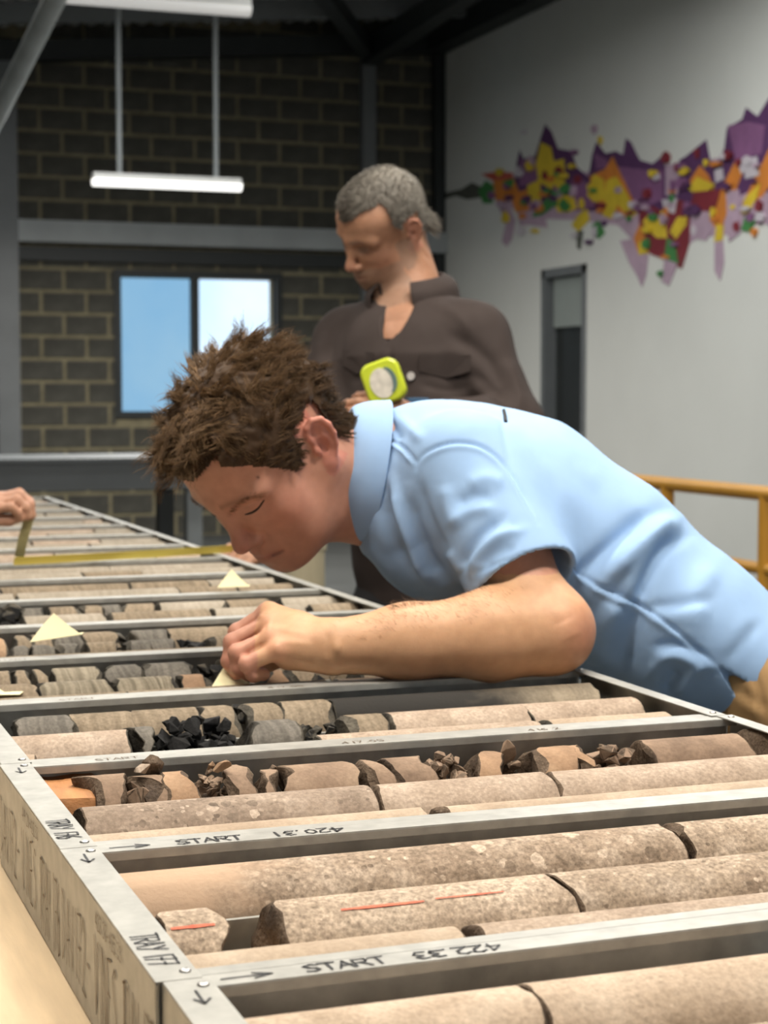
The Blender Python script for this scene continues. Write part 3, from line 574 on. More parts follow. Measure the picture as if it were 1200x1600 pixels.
# ------------------------------------------------ core pieces
RC = 0.0372
def row_y(i, r): return W0+WP*i+(0.0535, 0.1415, 0.2375)[r]        # r: 0 near, 1 middle, 2 far
CH = (0, 0, 0, 0)
def core_mesh(L, seed, tl=0.0, tr=0.0, rough=0.003, rad=RC, n=36, sides=5, chip=0.25):
    """a stick of drill core along X: true cylinder wall, tilted broken ends with rough faces and chipped edges"""
    rs = random.Random(seed); ph = Vector((rs.uniform(0, 50), rs.uniform(0, 50), rs.uniform(0, 50)))
    ta, tb_ = rs.uniform(0, 6.28), rs.uniform(0, 6.28)
    def endx(s, y, z, rr):
        tl_, ang = (tl, ta) if s < 0 else (tr, tb_)
        d = (y*math.cos(ang)+z*math.sin(ang))*math.tan(tl_)
        w = noise.noise(Vector((y*45, z*45, s*9.0))+ph)*rough*1.5+noise.noise(Vector((y*160, z*160, s*5))+ph)*rough*0.6
        e = max(0.0, noise.noise(Vector((y*34, z*34, 3+s*4))+ph)+0.05)*chip*0.011 if rr > 0.9 else 0
        return d+w-s*e
    rings = []
    capr = (0.0, 0.35, 0.68, 0.9, 0.975)
    vs = []; fs = []; mi = []
    def ring(s, fr, r):
        out = []
        for k in range(n):
            a = 2*math.pi*k/n; y, z = math.cos(a)*r*rad, math.sin(a)*r*rad
            out.append((s*L/2+endx(s, y, z, r), y, z))
        return out
    R_ = []
    for r in capr[1:]: R_.append((ring(-1, 0, r), 1))
    e0 = ring(-1, 0, 1.0); e1 = ring(1, 0, 1.0)
    e0 = [(x+0.0012, y, z) for x, y, z in e0]; e1 = [(x-0.0012, y, z) for x, y, z in e1]
    for q in range(sides+1):
        f = q/sides
        R_.append(([(a[0]+(c[0]-a[0])*f, a[1]*(1+0.006*noise.noise(Vector((a[0]*8+f*9, a[1]*30, a[2]*30))+ph)), a[2]*(1+0.006*noise.noise(Vector((f*9, a[1]*30, a[2]*30))+ph))) for a, c in zip(e0, e1)], 0))
    for r in reversed(capr[1:]): R_.append((ring(1, 0, r), 1))
    c0 = (-L/2+endx(-1, 0, 0, 0), 0, 0); c1 = (L/2+endx(1, 0, 0, 0), 0, 0)
    vs = [c0]+[p for r, _ in R_ for p in r]+[c1]
    nr = len(R_); B = lambda r, k: 1+r*n+k % n
    for k in range(n): fs.append((0, B(0, k+1), B(0, k))); mi.append(1)
    ncap = len(capr)-1
    for r in range(nr-1):
        for k in range(n):
            fs.append((B(r, k), B(r, k+1), B(r+1, k+1), B(r+1, k))); mi.append(1 if (r < ncap or r >= nr-1-ncap) else 0)
    for k in range(n): fs.append((len(vs)-1, B(nr-1, k), B(nr-1, k+1))); mi.append(1)
    me = bpy.data.meshes.new('core'); me.from_pydata(vs, [], fs); me.polygons.foreach_set('material_index', mi)
    me.update(); smooth(me, 38)
    return me
DESC = dict(sand='tan sandstone', conglo='pebbly tan conglomerate', conglo_mix='half smooth orange', conglo_pale='pale gritty', conglo_brown='grey brown pebbly', beige='smooth beige', brown='brown mudstone', orange_brown='orange brown cracked',
            tan='olive tan', band='banded olive', grey='grey', charcoal='charcoal', coal='black coal', dust='dusty beige', peach='peach coloured')
ROWN = ['front', 'middle', 'back']
NUM = ['first', 'second', 'third', 'fourth', 'fifth', 'sixth', 'seventh', 'eighth', 'ninth', 'tenth', 'eleventh', 'twelfth', 'thirteenth']
cnt = {}
seed_c = [100]
def core(i, r, xa, xb, key, brk='break_brown', tl=None, tr=None, rough=0.003, rad=RC, kind='drill_core', lift=0.0, chip=0.25, roll=None, label=None, n=36):
    seed_c[0] += 1; rs = random.Random(seed_c[0]); L = xb-xa
    y = row_y(i, r)+(J(i, (xa+xb)/2)-(W0+WP*i))*0.5+(J(i+1, (xa+xb)/2)-(W0+WP*(i+1)))*0.5
    me = core_mesh(L, seed_c[0], R(rs.uniform(0, 9)) if tl is None else R(tl), R(rs.uniform(0, 9)) if tr is None else R(tr), rough, rad, n, 5, chip)
    o = link(kind, me, None, [M[key], M[brk]])
    o.location = ((xa+xb)/2, y, ZT+0.0028+rad+0.0004+lift); 
    k = cnt.get((i, r), 0); cnt[(i, r)] = k+1
    tag(o, label or f'{DESC[key]} core, {NUM[min(k, 12)]} from left in {ROWN[r]} row of {TNAME[i]}'.replace(' the ', ' ' if i > 0 and i < 15 else ' the '), 'drill core', f'drill cores in {TNAME[i]}')
    return o
def X(px, i, r): return xline(px, row_y(i, r)-0.012, 0.978)
def cpx(i, r, a, c, key, gap=0.0006, **k): return core(i, r, max(X(a, i, r)+gap, XL[i]+0.006), min(X(c, i, r)-gap, XRR[i]-0.006), key, **k)
def red_line(o, x0, x1, ang, w=0.0026):
    q = MB(); n = 8; rr = RC*1.006+0.0004; xs = [x0+(x1-x0)*k/n for k in range(n+1)]
    vs = []; 
    for j, x in enumerate(xs):
        ww = w*(0.5+0.5*math.sin(math.pi*(0.1+0.8*j/n)))*random.uniform(0.75, 1.2)/RC
        for a in (ang-ww/2, ang+ww/2): vs.append((x, math.cos(a)*rr, math.sin(a)*rr))
    q.add(vs, [(2*k, 2*k+1, 2*k+3, 2*k+2) for k in range(n)]); m = q.build('crayon_line', M['red'], o); m['label'] = 'red crayon line'; return m
# tray 0 (nearest)
cpx(0, 2, 300, 842, 'sand', chip=0.5); cpx(0, 2, 845, 1330, 'sand'); cpx(0, 1, 300, 1010, 'sand'); cpx(0, 1, 1014, 1500, 'conglo_pale'); cpx(0, 0, 300, 900, 'peach'); cpx(0, 0, 905, 1600, 'sand')
# tray 1
cpx(1, 2, 160, 1049, 'conglo_mix', tr=6, chip=1.0, rough=0.004); cpx(1, 2, 1056, 1500, 'conglo', chip=0.8)
o = cpx(1, 1, 242, 343, 'conglo_pale', tl=7, tr=2, rough=0.005, label='short pale gritty core with red crayon line, left end of TRAY 177'); red_line(o, -0.012, 0.015, R(118))
o = cpx(1, 1, 428, 872, 'conglo_pale', tl=5, rough=0.004, label='long pale gritty core with broken red line, middle row of TRAY 177'); red_line(o, -0.055, 0.0, R(116), 0.0022); red_line(o, 0.008, 0.055, R(114), 0.0014)
cpx(1, 1, 875, 1500, 'conglo')
cpx(1, 0, 250, 738, 'peach'); cpx(1, 0, 752, 1500, 'beige', chip=1.2)
# tray 2
cpx(2, 1, 124, 580, 'conglo_brown', tl=3); cpx(2, 1, 583, 856, 'beige'); cpx(2, 1, 858, 1300, 'beige'); cpx(2, 0, 90, 668, 'peach'); cpx(2, 0, 684, 1300, 'peach', chip=1.2)
cpx(2, 2, 138, 203, 'brown', tl=14, tr=12, rough=0.006, chip=1.0, lift=0.003); cpx(2, 2, 224, 266, 'brown', tl=20, tr=8, rough=0.007, chip=1.5); cpx(2, 2, 272, 306, 'orange_brown', tl=22, tr=14, rough=0.006, chip=1.5, rad=0.038)
cpx(2, 2, 362, 394, 'brown', tl=18, tr=6, rough=0.006, chip=1.5, rad=0.039); cpx(2, 2, 402, 438, 'brown', tl=8, tr=16, rough=0.007, chip=1.5, rad=0.036); cpx(2, 2, 446, 549, 'brown', tl=10, tr=7, rough=0.006, chip=1.4)
cpx(2, 2, 552, 606, 'brown', tl=10, tr=9, rough=0.004, chip=1.2); cpx(2, 2, 608, 655, 'brown', tl=9, tr=12, rough=0.005, chip=1.2)
cpx(2, 2, 735, 780, 'orange_brown', tl=12, tr=9, rough=0.007, chip=1.6); cpx(2, 2, 818, 892, 'orange_brown', tl=16, tr=8, rough=0.006, chip=1.6); cpx(2, 2, 895, 930, 'orange_brown', tl=10, tr=24, rough=0.007, chip=1.6, rad=0.037)
cpx(2, 2, 1002, 1160, 'brown', tl=4, tr=5, chip=0.4); cpx(2, 2, 1163, 1187, 'brown', tl=6, tr=10, chip=1.0, rad=0.039)
# tray 3
g = dict(brk='break_grey')
cpx(3, 2, 28, 110, 'grey', chip=1.2, rough=.005, **g); cpx(3, 2, 112, 208, 'tan', chip=1, **g); cpx(3, 2, 210, 312, 'tan', chip=1, **g); cpx(3, 2, 314, 372, 'tan', chip=1.4, rough=.006, **g)
cpx(3, 2, 388, 432, 'tan', tl=10, chip=1.2, **g); cpx(3, 2, 438, 514, 'tan', chip=1.2, **g); cpx(3, 2, 516, 934, 'charcoal', chip=0.5, **g)
cpx(3, 1, -90, 205, 'beige', **g); cpx(3, 1, 210, 238, 'grey', tl=14, tr=10, chip=1.6, rough=.006, rad=0.038, **g); cpx(3, 1, 382, 472, 'grey', tl=14, tr=10, chip=1.4, rough=.006, **g); cpx(3, 1, 536, 600, 'tan', chip=1.2, **g)
cpx(3, 1, 601, 820, 'beige', **g); cpx(3, 1, 823, 1004, 'beige', **g)
cpx(3, 0, -120, 60, 'peach'); cpx(3, 0, 500, 848, 'beige', **g); cpx(3, 0, 853, 1050, 'peach', **g)
# tray 4
for a, c, k in ((-60, 22, 'tan'), (24, 46, 'tan'), (48, 72, 'tan'), (86, 156, 'band'), (168, 229, 'grey'), (231, 300, 'grey'), (346, 420, 'grey'), (422, 560, 'tan'), (562, 700, 'grey'), (702, 780, 'tan')): cpx(4, 2, a, c, k, chip=1.0, rough=.004, **g)
for a, c, k in ((-70, 52, 'tan'), (66, 176, 'band'), (179, 278, 'band'), (284, 324, 'orange_brown'), (412, 448, 'orange_brown'), (450, 496, 'tan'), (560, 700, 'tan'), (704, 836, 'grey')): cpx(4, 1, a, c, k, chip=1.2, rough=.004, **g)
for a, c, k in ((-80, 200, 'tan'), (204, 520, 'tan'), (524, 860, 'beige')): cpx(4, 0, a, c, k, **g)
# tray 5
for a, c, k in ((-80, 14, 'orange_brown'), (18, 44, 'tan'), (46, 84, 'tan'), (86, 128, 'grey'), (131, 183, 'tan'), (203, 262, 'grey'), (264, 360, 'tan'), (362, 470, 'tan'), (474, 600, 'grey'), (603, 690, 'tan')): cpx(5, 2, a, c, k, chip=1.0, rough=.004, **g)
for a, c, k in ((14, 46, 'grey'), (48, 82, 'grey'), (84, 124, 'grey'), (132, 182, 'tan'), (196, 234, 'grey'), (238, 274, 'grey'), (326, 420, 'tan'), (424, 560, 'tan'), (564, 700, 'grey')): cpx(5, 1, a, c, k, chip=1.2, rough=.004, **g)
for a, c, k in ((-40, 150, 'tan'), (154, 420, 'tan'), (424, 720, 'tan')): cpx(5, 0, a, c, k, **g)
# tray 6
for a, c, k in ((-40, -8, 'grey'), (34, 66, 'grey'), (78, 124, 'tan'), (126, 160, 'tan'), (162, 193, 'grey'), (195, 238, 'tan'), (246, 352, 'dust'), (354, 420, 'tan'), (440, 530, 'dust'), (534, 600, 'dust')): cpx(6, 2, a, c, k, chip=1.0, n=24, **g)
for a, c, k in ((36, 164, 'dust'), (168, 330, 'tan'), (334, 480, 'dust'), (484, 640, 'tan')): cpx(6, 1, a, c, k, n=24, **g)
for a, c, k in ((-30, 250, 'dust'), (254, 640, 'tan')): cpx(6, 0, a, c, k, n=24, **g)
# trays 7.. : dusty beige rows running on to the end of the table
for i in range(7, NTRAY):
    for r in (2, 1, 0):
        rs = random.Random(i*10+r); x = XL[i]+0.008+rs.uniform(0, 0.03)
        while x < XRR[i]-0.05:
            L = rs.uniform(0.08, 0.26) if i < 11 else rs.uniform(0.14, 0.34); e = min(x+L, XRR[i]-0.008)
            if XRR[i]-0.008-e < 0.05: e = XRR[i]-0.008-rs.uniform(0, 0.02)
            core(i, r, x, e, rs.choice(['dust', 'dust', 'dust', 'beige', 'tan'] if i < 9 else ['dust', 'dust', 'dust', 'beige']), brk='break_grey' if i < 9 else 'break_brown', n=20)
            x = e+(rs.choice([0.001, 0.001, 0.002, 0.016]) if i < 10 else 0.001)
# ------------------------------------------------ broken fragments
def frag_mesh(size, seed, flat=1.0, mats=('brown', 'break_brown')):
    rs = random.Random(seed); bm = bmesh.new()
    for _ in range(11):
        v = Vector((rs.gauss(0, 1), rs.gauss(0, 1), rs.gauss(0, 1))).normalized()*rs.uniform(0.75, 1.0); bm.verts.new((v.x*size[0]/2, v.y*size[1]/2, v.z*size[2]/2*flat))
    res = bmesh.ops.convex_hull(bm, input=bm.verts)
    bmesh.ops.delete(bm, geom=[e for e in res['geom_interior'] if isinstance(e, bmesh.types.BMVert)], context='VERTS')
    bmesh.ops.bevel(bm, geom=bm.edges[:], offset=min(size)*0.03, segments=1, affect='EDGES', clamp_overlap=True)
    me = bpy.data.meshes.new('fragment'); bm.to_mesh(me); bm.free()
    for m in mats: me.materials.append(M[m])
    mi = [0 if rs.random() < 0.5 else 1 for _ in me.polygons]; me.polygons.foreach_set('material_index', mi)
    return me
fs_ = [500]
UNIT = NUM+['fourteenth', 'fifteenth', 'sixteenth', 'seventeenth', 'eighteenth', 'nineteenth']
def numw(k):
    k += 1
    if k < 20: return UNIT[k-1]
    t, u = divmod(k, 10)
    return (['twentieth', 'thirtieth', 'fortieth', 'fiftieth', 'sixtieth', 'seventieth', 'eightieth', 'ninetieth'][t-2] if u == 0 else ['twenty', 'thirty', 'forty', 'fifty', 'sixty', 'seventy', 'eighty', 'ninety'][t-2]+'-'+UNIT[u-1])
def rubble(i, r, a, c, n, smin, smax, mats, what, where, pile=1.0):
    xa, xb = X(a, i, r), X(c, i, r); rs = random.Random(a*7+i); y0 = row_y(i, r); placed = []; objs = []; bed = MB()
    for k in range(n):
        s = rs.uniform(smin, smax)*(1.0 if k > n*0.3 else 1.25); fs_[0] += 1
        x = rs.uniform(xa+s*.3, xb-s*.3); y = y0+rs.uniform(-1, 1)*(0.038-s*0.4)
        H = 0.076*pile*(0.78+0.22*math.sin(math.pi*min(1, max(0, (x-xa)/(xb-xa)))))*(1-0.35*((y-y0)/0.038)**2)
        z = ZT+0.003+s*0.42+(k/max(1, n-1))**0.7*max(0.0, H-s*0.6)
        placed.append((x, y, z, s)); dims = (s*rs.uniform(.9, 1.35), s*rs.uniform(.8, 1.1), s*rs.uniform(.7, 1.0)); rot = (rs.uniform(-.5, .5), rs.uniform(-.5, .5), rs.uniform(0, 6))
        me = frag_mesh(dims, fs_[0], 1, mats)
        if n > 12 and k < n*0.56:                              # buried pieces: one bed under the pieces that show
            bm = bmesh.new(); bm.from_mesh(me); Mx = Matrix.Translation((x, y, z)) @ Matrix.Rotation(rot[2], 4, 'Z') @ Matrix.Rotation(rot[1], 4, 'Y') @ Matrix.Rotation(rot[0], 4, 'X'); bm.transform(Mx); b0 = len(bed.v)
            bm.verts.index_update(); bed.add([v.co[:] for v in bm.verts], [[v.index for v in f_.verts] for f_ in bm.faces]); bm.free(); continue
        o = link('rock_fragment', me); o.location = (x, y, z); o.rotation_euler = rot
        objs.append(o)
    if bed.v:
        o = bed.build('rubble_bed', M[mats[0]]); tag(o, f'bed of buried {what} rubble {where}', 'rubble', None, 'stuff')
    for k, o in enumerate(sorted(objs, key=lambda q: q.location.x)):
        tag(o, f'{what} fragment, {numw(k)} from left, {where}', 'rock fragment', f'{what} fragments {where}')
rubble(2, 2, 204, 228, 8, 0.018, 0.03, ('brown', 'break_brown'), 'dark angular', 'by the first chunk of third tray')
rubble(2, 2, 306, 364, 95, 0.009, 0.018, ('break_brown', 'brown'), 'small dark', 'heaped left in third tray')
rubble(2, 2, 438, 452, 5, 0.012, 0.02, ('break_brown', 'brown'), 'dark brown', 'left of the long brown core, third tray')
rubble(2, 2, 656, 738, 96, 0.009, 0.019, ('break_brown', 'brown'), 'reddish brown', 'heaped mid third tray')
rubble(2, 2, 780, 818, 16, 0.012, 0.022, ('brown', 'break_brown'), 'flaky brown', 'around the upright flake, third tray')
rubble(2, 2, 926, 1002, 46, 0.012, 0.028, ('brown', 'break_brown'), 'splintered brown', 'before the last core, third tray', 1.0)
rubble(3, 1, 242, 378, 95, 0.014, 0.028, ('coal', 'coal'), 'shiny black coal', 'heaped in fourth tray', 1.12)
rubble(3, 2, 372, 390, 6, 0.014, 0.024, ('coal', 'break_grey'), 'black shale', 'back row of fourth tray')
rubble(3, 1, 474, 538, 26, 0.012, 0.026, ('coal', 'break_grey'), 'black and grey', 'right of the coal, fourth tray')
rubble(4, 2, 302, 346, 10, 0.016, 0.03, ('coal', 'break_grey'), 'black coal', 'beside the hand, fifth tray')
rubble(4, 1, 326, 410, 10, 0.016, 0.03, ('grey', 'break_grey'), 'grey shale', 'behind the note, fifth tray')
rubble(4, 1, 498, 560, 10, 0.014, 0.03, ('coal', 'tan'), 'dark shale', 'under the forearm, fifth tray')
rubble(4, 1, 52, 68, 4, 0.014, 0.024, ('grey', 'break_grey'), 'grey', 'between first cores, fifth tray')
rubble(5, 1, 276, 326, 16, 0.022, 0.046, ('coal', 'coal'), 'big black coal', 'middle row, sixth tray')
rubble(5, 2, 184, 204, 4, 0.018, 0.03, ('grey', 'break_grey'), 'grey shale', 'back row, sixth tray')
rubble(5, 1, 182, 198, 4, 0.018, 0.03, ('grey', 'tan'), 'grey tan shale', 'left middle row, sixth tray')
rubble(6, 2, -8, 34, 18, 0.018, 0.04, ('coal', 'break_grey'), 'dark shale', 'at the left, seventh tray')
# single flakes that stand out of the rubble
def flake(i, r, px, py, D_y, sx, sy, sz, rot, key, label):
    fs_[0] += 1; o = link('rock_flake', frag_mesh((sx, sy, sz), fs_[0], 1, (key, key))); p = ony(px, py, row_y(i, r)+D_y); o.location = p; o.rotation_euler = rot
    tag(o, label, 'rock fragment'); return o
flake(2, 2, 790, 1179, -0.01, 0.026, 0.012, 0.036, (0.2, 0.15, 0.3), 'brown', 'upright pointed brown flake right of centre in TRAY 176')
flake(2, 2, 350, 1202, -0.02, 0.022, 0.010, 0.024, (0.5, 0.3, 0.2), 'orange_brown', 'tan flat flake standing on the small dark rubble of TRAY 176')
flake(2, 2, 327, 1197, 0.0, 0.012, 0.008, 0.014, (0.3, 0.3, 0.2), 'orange_brown', 'tiny tan chip on top of the small dark rubble of TRAY 176')
flake(2, 2, 222, 1205, -0.01, 0.020, 0.014, 0.012, (0.1, -0.5, 0.2), 'beige', 'small pale chip leaning on a dark chunk near the left end of TRAY 176')
flake(2, 2, 238, 1196, 0.01, 0.028, 0.022, 0.022, (0.4, 0.2, 0.8), 'break_brown', 'dark brown lump behind the small pale chip of TRAY 176')
# wood blocks
def wood_block(name, c, size, rz, key, label, seed=3, tilt=0.0):
    bm = bmesh.new(); bmesh.ops.create_cube(bm, size=1.0); bmesh.ops.subdivide_edges(bm, edges=bm.edges[:], cuts=7, use_grid_fill=True)
    for v in bm.verts:
        p = v.co.copy(); r4 = (abs(p.x*2)**8+abs(p.y*2)**8+abs(p.z*2)**8)**0.125; p = p/max(r4, 1.0) if r4 > 1 else p
        w = noise.noise(Vector((p.x*1.5, p.y*5, p.z*5+seed)))*0.05
        v.co = Vector((p.x*(1+w)*size[0], p.y*(1+w*1.4)*size[1], p.z*(1+w*2.0)*size[2]))
    me = bpy.data.meshes.new(name); bm.to_mesh(me); bm.free(); smooth(me, 40); o = link(name, me, None, [M[key]]); o.location = c; o.rotation_euler = (0, tilt, rz)
    return tag(o, label, 'wood block')
p = onz(92, 1240, 0.965); wood_block('wood_block', (XL[2]+0.0475, p[1]-0.012, 0.946), (0.125, 0.074, 0.064), R(84), 'wood', 'rough orange wood block at the left end of TRAY 176', 3, 0.0)
xa = X(385, 1, 1); q = MB(); q.box(-0.018, -0.03, -0.018, 0.018, 0.03, 0.018, bev=0.002); o = q.build('wood_block', M['wood_pale']); o.location = (xa, row_y(1, 1)-0.005, ZT+0.0225); o.rotation_euler = (0, 0, R(14)); tag(o, 'small pale wood block between the red marked cores of TRAY 177', 'wood block')
# ------------------------------------------------ sticky notes standing in the trays
def note(px, D, rotz, label, fold=0.6):
    """square paper note folded near its foot, one corner up; px: pixel outline (left, apex, right), D: distance"""
    P = [Vector(at(x, y, d)) for (x, y), d in zip(px, D)]
    l, a, r_ = P; n = (r_-l).cross(a-l).normalized()
    if n.y > 0: n = -n
    foot = [l-Vector((0, 0, 0.012))-n*-0.006, r_-Vector((0, 0, 0.012))-n*-0.006]
    q = MB(); N_ = 6; top = []; th = 0.0006
    front = []
    for k in range(N_+1):
        f = k/N_; bend = math.sin(f*math.pi)*0.004
        front.append([l.lerp(a, f)+n*bend*0.4, r_.lerp(a, f)-n*bend])
    vs = [p for pr in front for p in pr]; m = len(vs); vs2 = [v-n*th for v in vs]
    fs = [(2*k, 2*k+1, 2*k+3, 2*k+2) for k in range(N_)]; fb = [tuple(m+j for j in reversed(f)) for f in fs]
    ft = [l, r_, foot[1]+n*0.016, foot[0]+n*0.016]
    q.add(vs+vs2, fs+fb+[(2*k, 2*k+2, m+2*k+2, m+2*k) for k in range(N_)]+[(2*k+1, m+2*k+1, m+2*k+3, 2*k+3) for k in range(N_)])
    b0 = len(q.v); aw = Vector((fw[0], fw[1], 0.0)).normalized(); tab = [l, r_, r_+aw*0.020, l+aw*0.020]; q.add(tab+[v-Vector((0, 0, th)) for v in tab], [(0, 1, 2, 3), (7, 6, 5, 4), (0, 4, 5, 1), (1, 5, 6, 2), (2, 6, 7, 3), (3, 7, 4, 0)])
    o = q.build('paper_note', M['note'], sm=50); return tag(o, label, 'paper note', 'pale yellow notes standing in the trays')
note([(47, 1003), (84, 958), (127, 991)], (2.12, 2.135, 2.105), 0, 'pale yellow folded paper note standing at the left in the sixth tray')
note([(329, 1076), (356, 1034), (404, 1076)], (1.93, 1.975, 1.935), 0, 'pale yellow folded paper note under the young man\'s fingers')
note([(340, 918), (362, 889), (389, 916)], (2.80, 2.81, 2.80), 0, 'pale yellow folded paper note farther back, below the young man\'s nose')
note([(-42, 1086), (-6, 1073), (31, 1085)], (1.90, 1.912, 1.90), 0, 'pale yellow paper note lying low at the left edge of the fifth tray')
# measuring tape blade stretched over the trays
def ribbon(name, pts, w, m, label, cat, upv=(0, 0, 1)):
    q = MB(); P = [Vector(p) for p in pts]; vs = []
    for k, p in enumerate(P):
        t = (P[min(k+1, len(P)-1)]-P[max(k-1, 0)]).normalized(); sd = t.cross(Vector(upv)).normalized(); n = sd.cross(t)
        for j, h in ((-1, 0.0), (0, -0.0012), (1, 0.0)): vs.append(p+sd*w/2*j+n*h)
        for j, h in ((1, -0.0007), (0, -0.0019), (-1, -0.0007)): vs.append(p+sd*w/2*j+n*h)
    fs = []
    for k in range(len(P)-1):
        for j in range(6): fs.append((k*6+j, k*6+(j+1) % 6, (k+1)*6+(j+1) % 6, (k+1)*6+j))
    fs += [tuple(range(5, -1, -1)), tuple(range((len(P)-1)*6, len(P)*6))]
    q.add(vs, fs); return tag(q.build(name, m, sm=60), label, cat)
ta, tbb = onz(28, 875, 0.998), onz(368, 857, 1.004)
# ================================================================== implicit-surface modeller for bodies and clothes
f32 = np.float32
def smin(a, b, k):
    if k <= 0: return np.minimum(a, b)
    h = np.maximum(k-np.abs(a-b), 0)/k
    return np.minimum(a, b)-h*h*k*0.25
def smax(a, b, k): return -smin(-a, -b, k)
class Frame:
    def __init__(s, t=(0, 0, 0), Rm=None, sc=1.0): s.t = np.array(t, float); s.R = np.eye(3) if Rm is None else np.array(Rm, float); s.s = sc
    def p(s, q): return s.t+s.s*(s.R@np.asarray(q, float))
    def loc(s, P): return ((np.asarray(P)-s.t)@s.R)/s.s
WORLD = Frame()
class SDF:
    def __init__(s): s.prims = []          # (f, op, k, a, b, bound radius)
    def cone(s, a, b, r1, r2, k=0.01, op='+', fr=WORLD, clip=None):
        a, b = fr.p(a), fr.p(b); r1 *= fr.s; r2 *= fr.s; ab = b-a; L2 = max(ab@ab, 1e-12)
        def f(P):
            q = P-a; t = np.clip((q@ab)/L2, 0, 1); d = np.sqrt(((q-t[:, None]*ab)**2).sum(1))-(r1+(r2-r1)*t)
            if clip is not None: d = np.maximum(d, (P-clip[0])@clip[1])
            return d
        s.prims.append((f, op, k, a, b, max(r1, r2))); return s
    def chain(s, pts, rs, k=0.01, op='+', fr=WORLD, k2=None):
        for i in range(len(pts)-1): s.cone(pts[i], pts[i+1], rs[i], rs[i+1], k if i == 0 or k2 is None else k2, op, fr)
        return s
    def ell(s, c, r, k=0.01, op='+', fr=WORLD, ax=None):
        c = fr.p(c); Rm = fr.R if ax is None else fr.R@np.array(ax, float).T; r = np.array(r, float)*fr.s; rm = r.min()
        def f(P):
            q = (P-c)@Rm; k0 = np.sqrt(((q/r)**2).sum(1)); k1 = np.sqrt(((q/(r*r))**2).sum(1))
            return k0*(k0-1)/np.maximum(k1, 1e-9)
        s.prims.append((f, op, k, c, c, r.max())); return s
    def loft(s, st, u, v, k=0.02, op='+', clip=None, pw=2.0, joint=0.0):
        """st: list of (centre, ru, rv): elliptical sections with axes u, v"""
        C = [np.array(x[0], float) for x in st]; u = np.array(u, float); v = np.array(v, float)
        for i in range(len(st)-1):
            a, b = C[i], C[i+1]; ab = b-a; L2 = ab@ab; ra, rb = st[i][1:], st[i+1][1:]
            def f(P, a=a, ab=ab, L2=L2, ra=ra, rb=rb):
                q = P-a; t0 = (q@ab)/L2; t = np.clip(t0, 0, 1); q = q-t[:, None]*ab; w = (t0-t)*math.sqrt(L2)
                ru = ra[0]+(rb[0]-ra[0])*t; rv = ra[1]+(rb[1]-ra[1])*t
                w_ = ab/math.sqrt(L2); uu = u-w_*(u@w_); uu = uu/np.linalg.norm(uu); vv = np.cross(w_, uu)
                du = np.abs(q@uu)/ru; dv = np.abs(q@vv)/rv; dw = np.abs(w)/np.minimum(ru, rv)
                g = (du**pw+dv**pw+dw**pw)**(1/pw)
                d = (g-1)*np.minimum(ru, rv)
                if clip is not None: d = np.maximum(d, (P-clip[0])@clip[1])
                return d
            s.prims.append((f, op, k if i == 0 else max(joint, 0.0), a, b, max(ra+rb)))
        return s
    def func(s, f, op, k, c, r): s.prims.append((f, op, k, np.array(c, float), np.array(c, float), r)); return s
    def mesh(s, h, B=14, margin=0.065):
        pr = s.prims
        lo = np.min([np.minimum(p[3], p[4])-p[5] for p in pr if p[1] == '+'], 0)-0.02; hi = np.max([np.maximum(p[3], p[4])+p[5] for p in pr if p[1] == '+'], 0)+0.02
        nb = np.ceil((hi-lo)/(h*B)).astype(int); half = h*B/2*math.sqrt(3)
        g = np.stack(np.meshgrid(*[np.arange(n) for n in nb], indexing='ij'), -1).reshape(-1, 3); cen = lo+(g+0.5)*h*B
        def bd(p, Q):
            ab = p[4]-p[3]; L2 = ab@ab; q = Q-p[3]
            t = np.clip((q@ab)/L2, 0, 1) if L2 > 1e-12 else np.zeros(len(Q))
            return np.sqrt(((q-t[:, None]*ab)**2).sum(1))-p[5]
        near = np.array([bd(p, cen) < half+margin for p in pr])
        plus = np.array([p[1] == '+' for p in pr])
        act = np.where((near & plus[:, None]).any(0))[0]
        near = near[:, act]; g = g[act]; cen = cen[act]
        def ev(P, idx):
            d = np.full(len(P), 1.0)
            for i in idx:
                f, op, k = pr[i][:3]; q = f(P)
                d = smin(d, q, k) if op == '+' else smax(d, -q, k)
            return d
        n1 = B+1; off = np.stack(np.meshgrid(*[np.arange(n1)]*3, indexing='ij'), -1).reshape(-1, 3)
        K, V, EX = [], [], []
        S = np.int64(1 << 20)
        key = lambda a: (a[:, 0].astype(np.int64)*S+a[:, 1])*S+a[:, 2]
        corners = np.array([(0, 0, 0), (1, 0, 0), (0, 1, 0), (1, 1, 0), (0, 0, 1), (1, 0, 1), (0, 1, 1), (1, 1, 1)])
        edges = [(0, 1), (2, 3), (4, 5), (6, 7), (0, 2), (1, 3), (4, 6), (5, 7), (0, 4), (1, 5), (2, 6), (3, 7)]
        for j in range(len(g)):
            idx = np.where(near[:, j])[0]
            c0 = ev(cen[j:j+1], idx)[0]
            if c0 > half*2.6: continue
            if c0 < -half*2.6: continue
            base = g[j]*B; d = ev(lo+(base+off)*h, idx).reshape(n1, n1, n1)
            neg = d < 0
            if neg.all() or not neg.any(): continue
            cv = [d[c[0]:c[0]+B, c[1]:c[1]+B, c[2]:c[2]+B] for c in corners]; cn = [x < 0 for x in cv]
            sm = sum(x.astype(np.int8) for x in cn); a = np.argwhere((sm > 0) & (sm < 8))
            if not len(a): continue
            vals = np.stack([x[a[:, 0], a[:, 1], a[:, 2]] for x in cv], 1)
            pos = np.zeros((len(a), 3)); cnt_ = np.zeros(len(a))
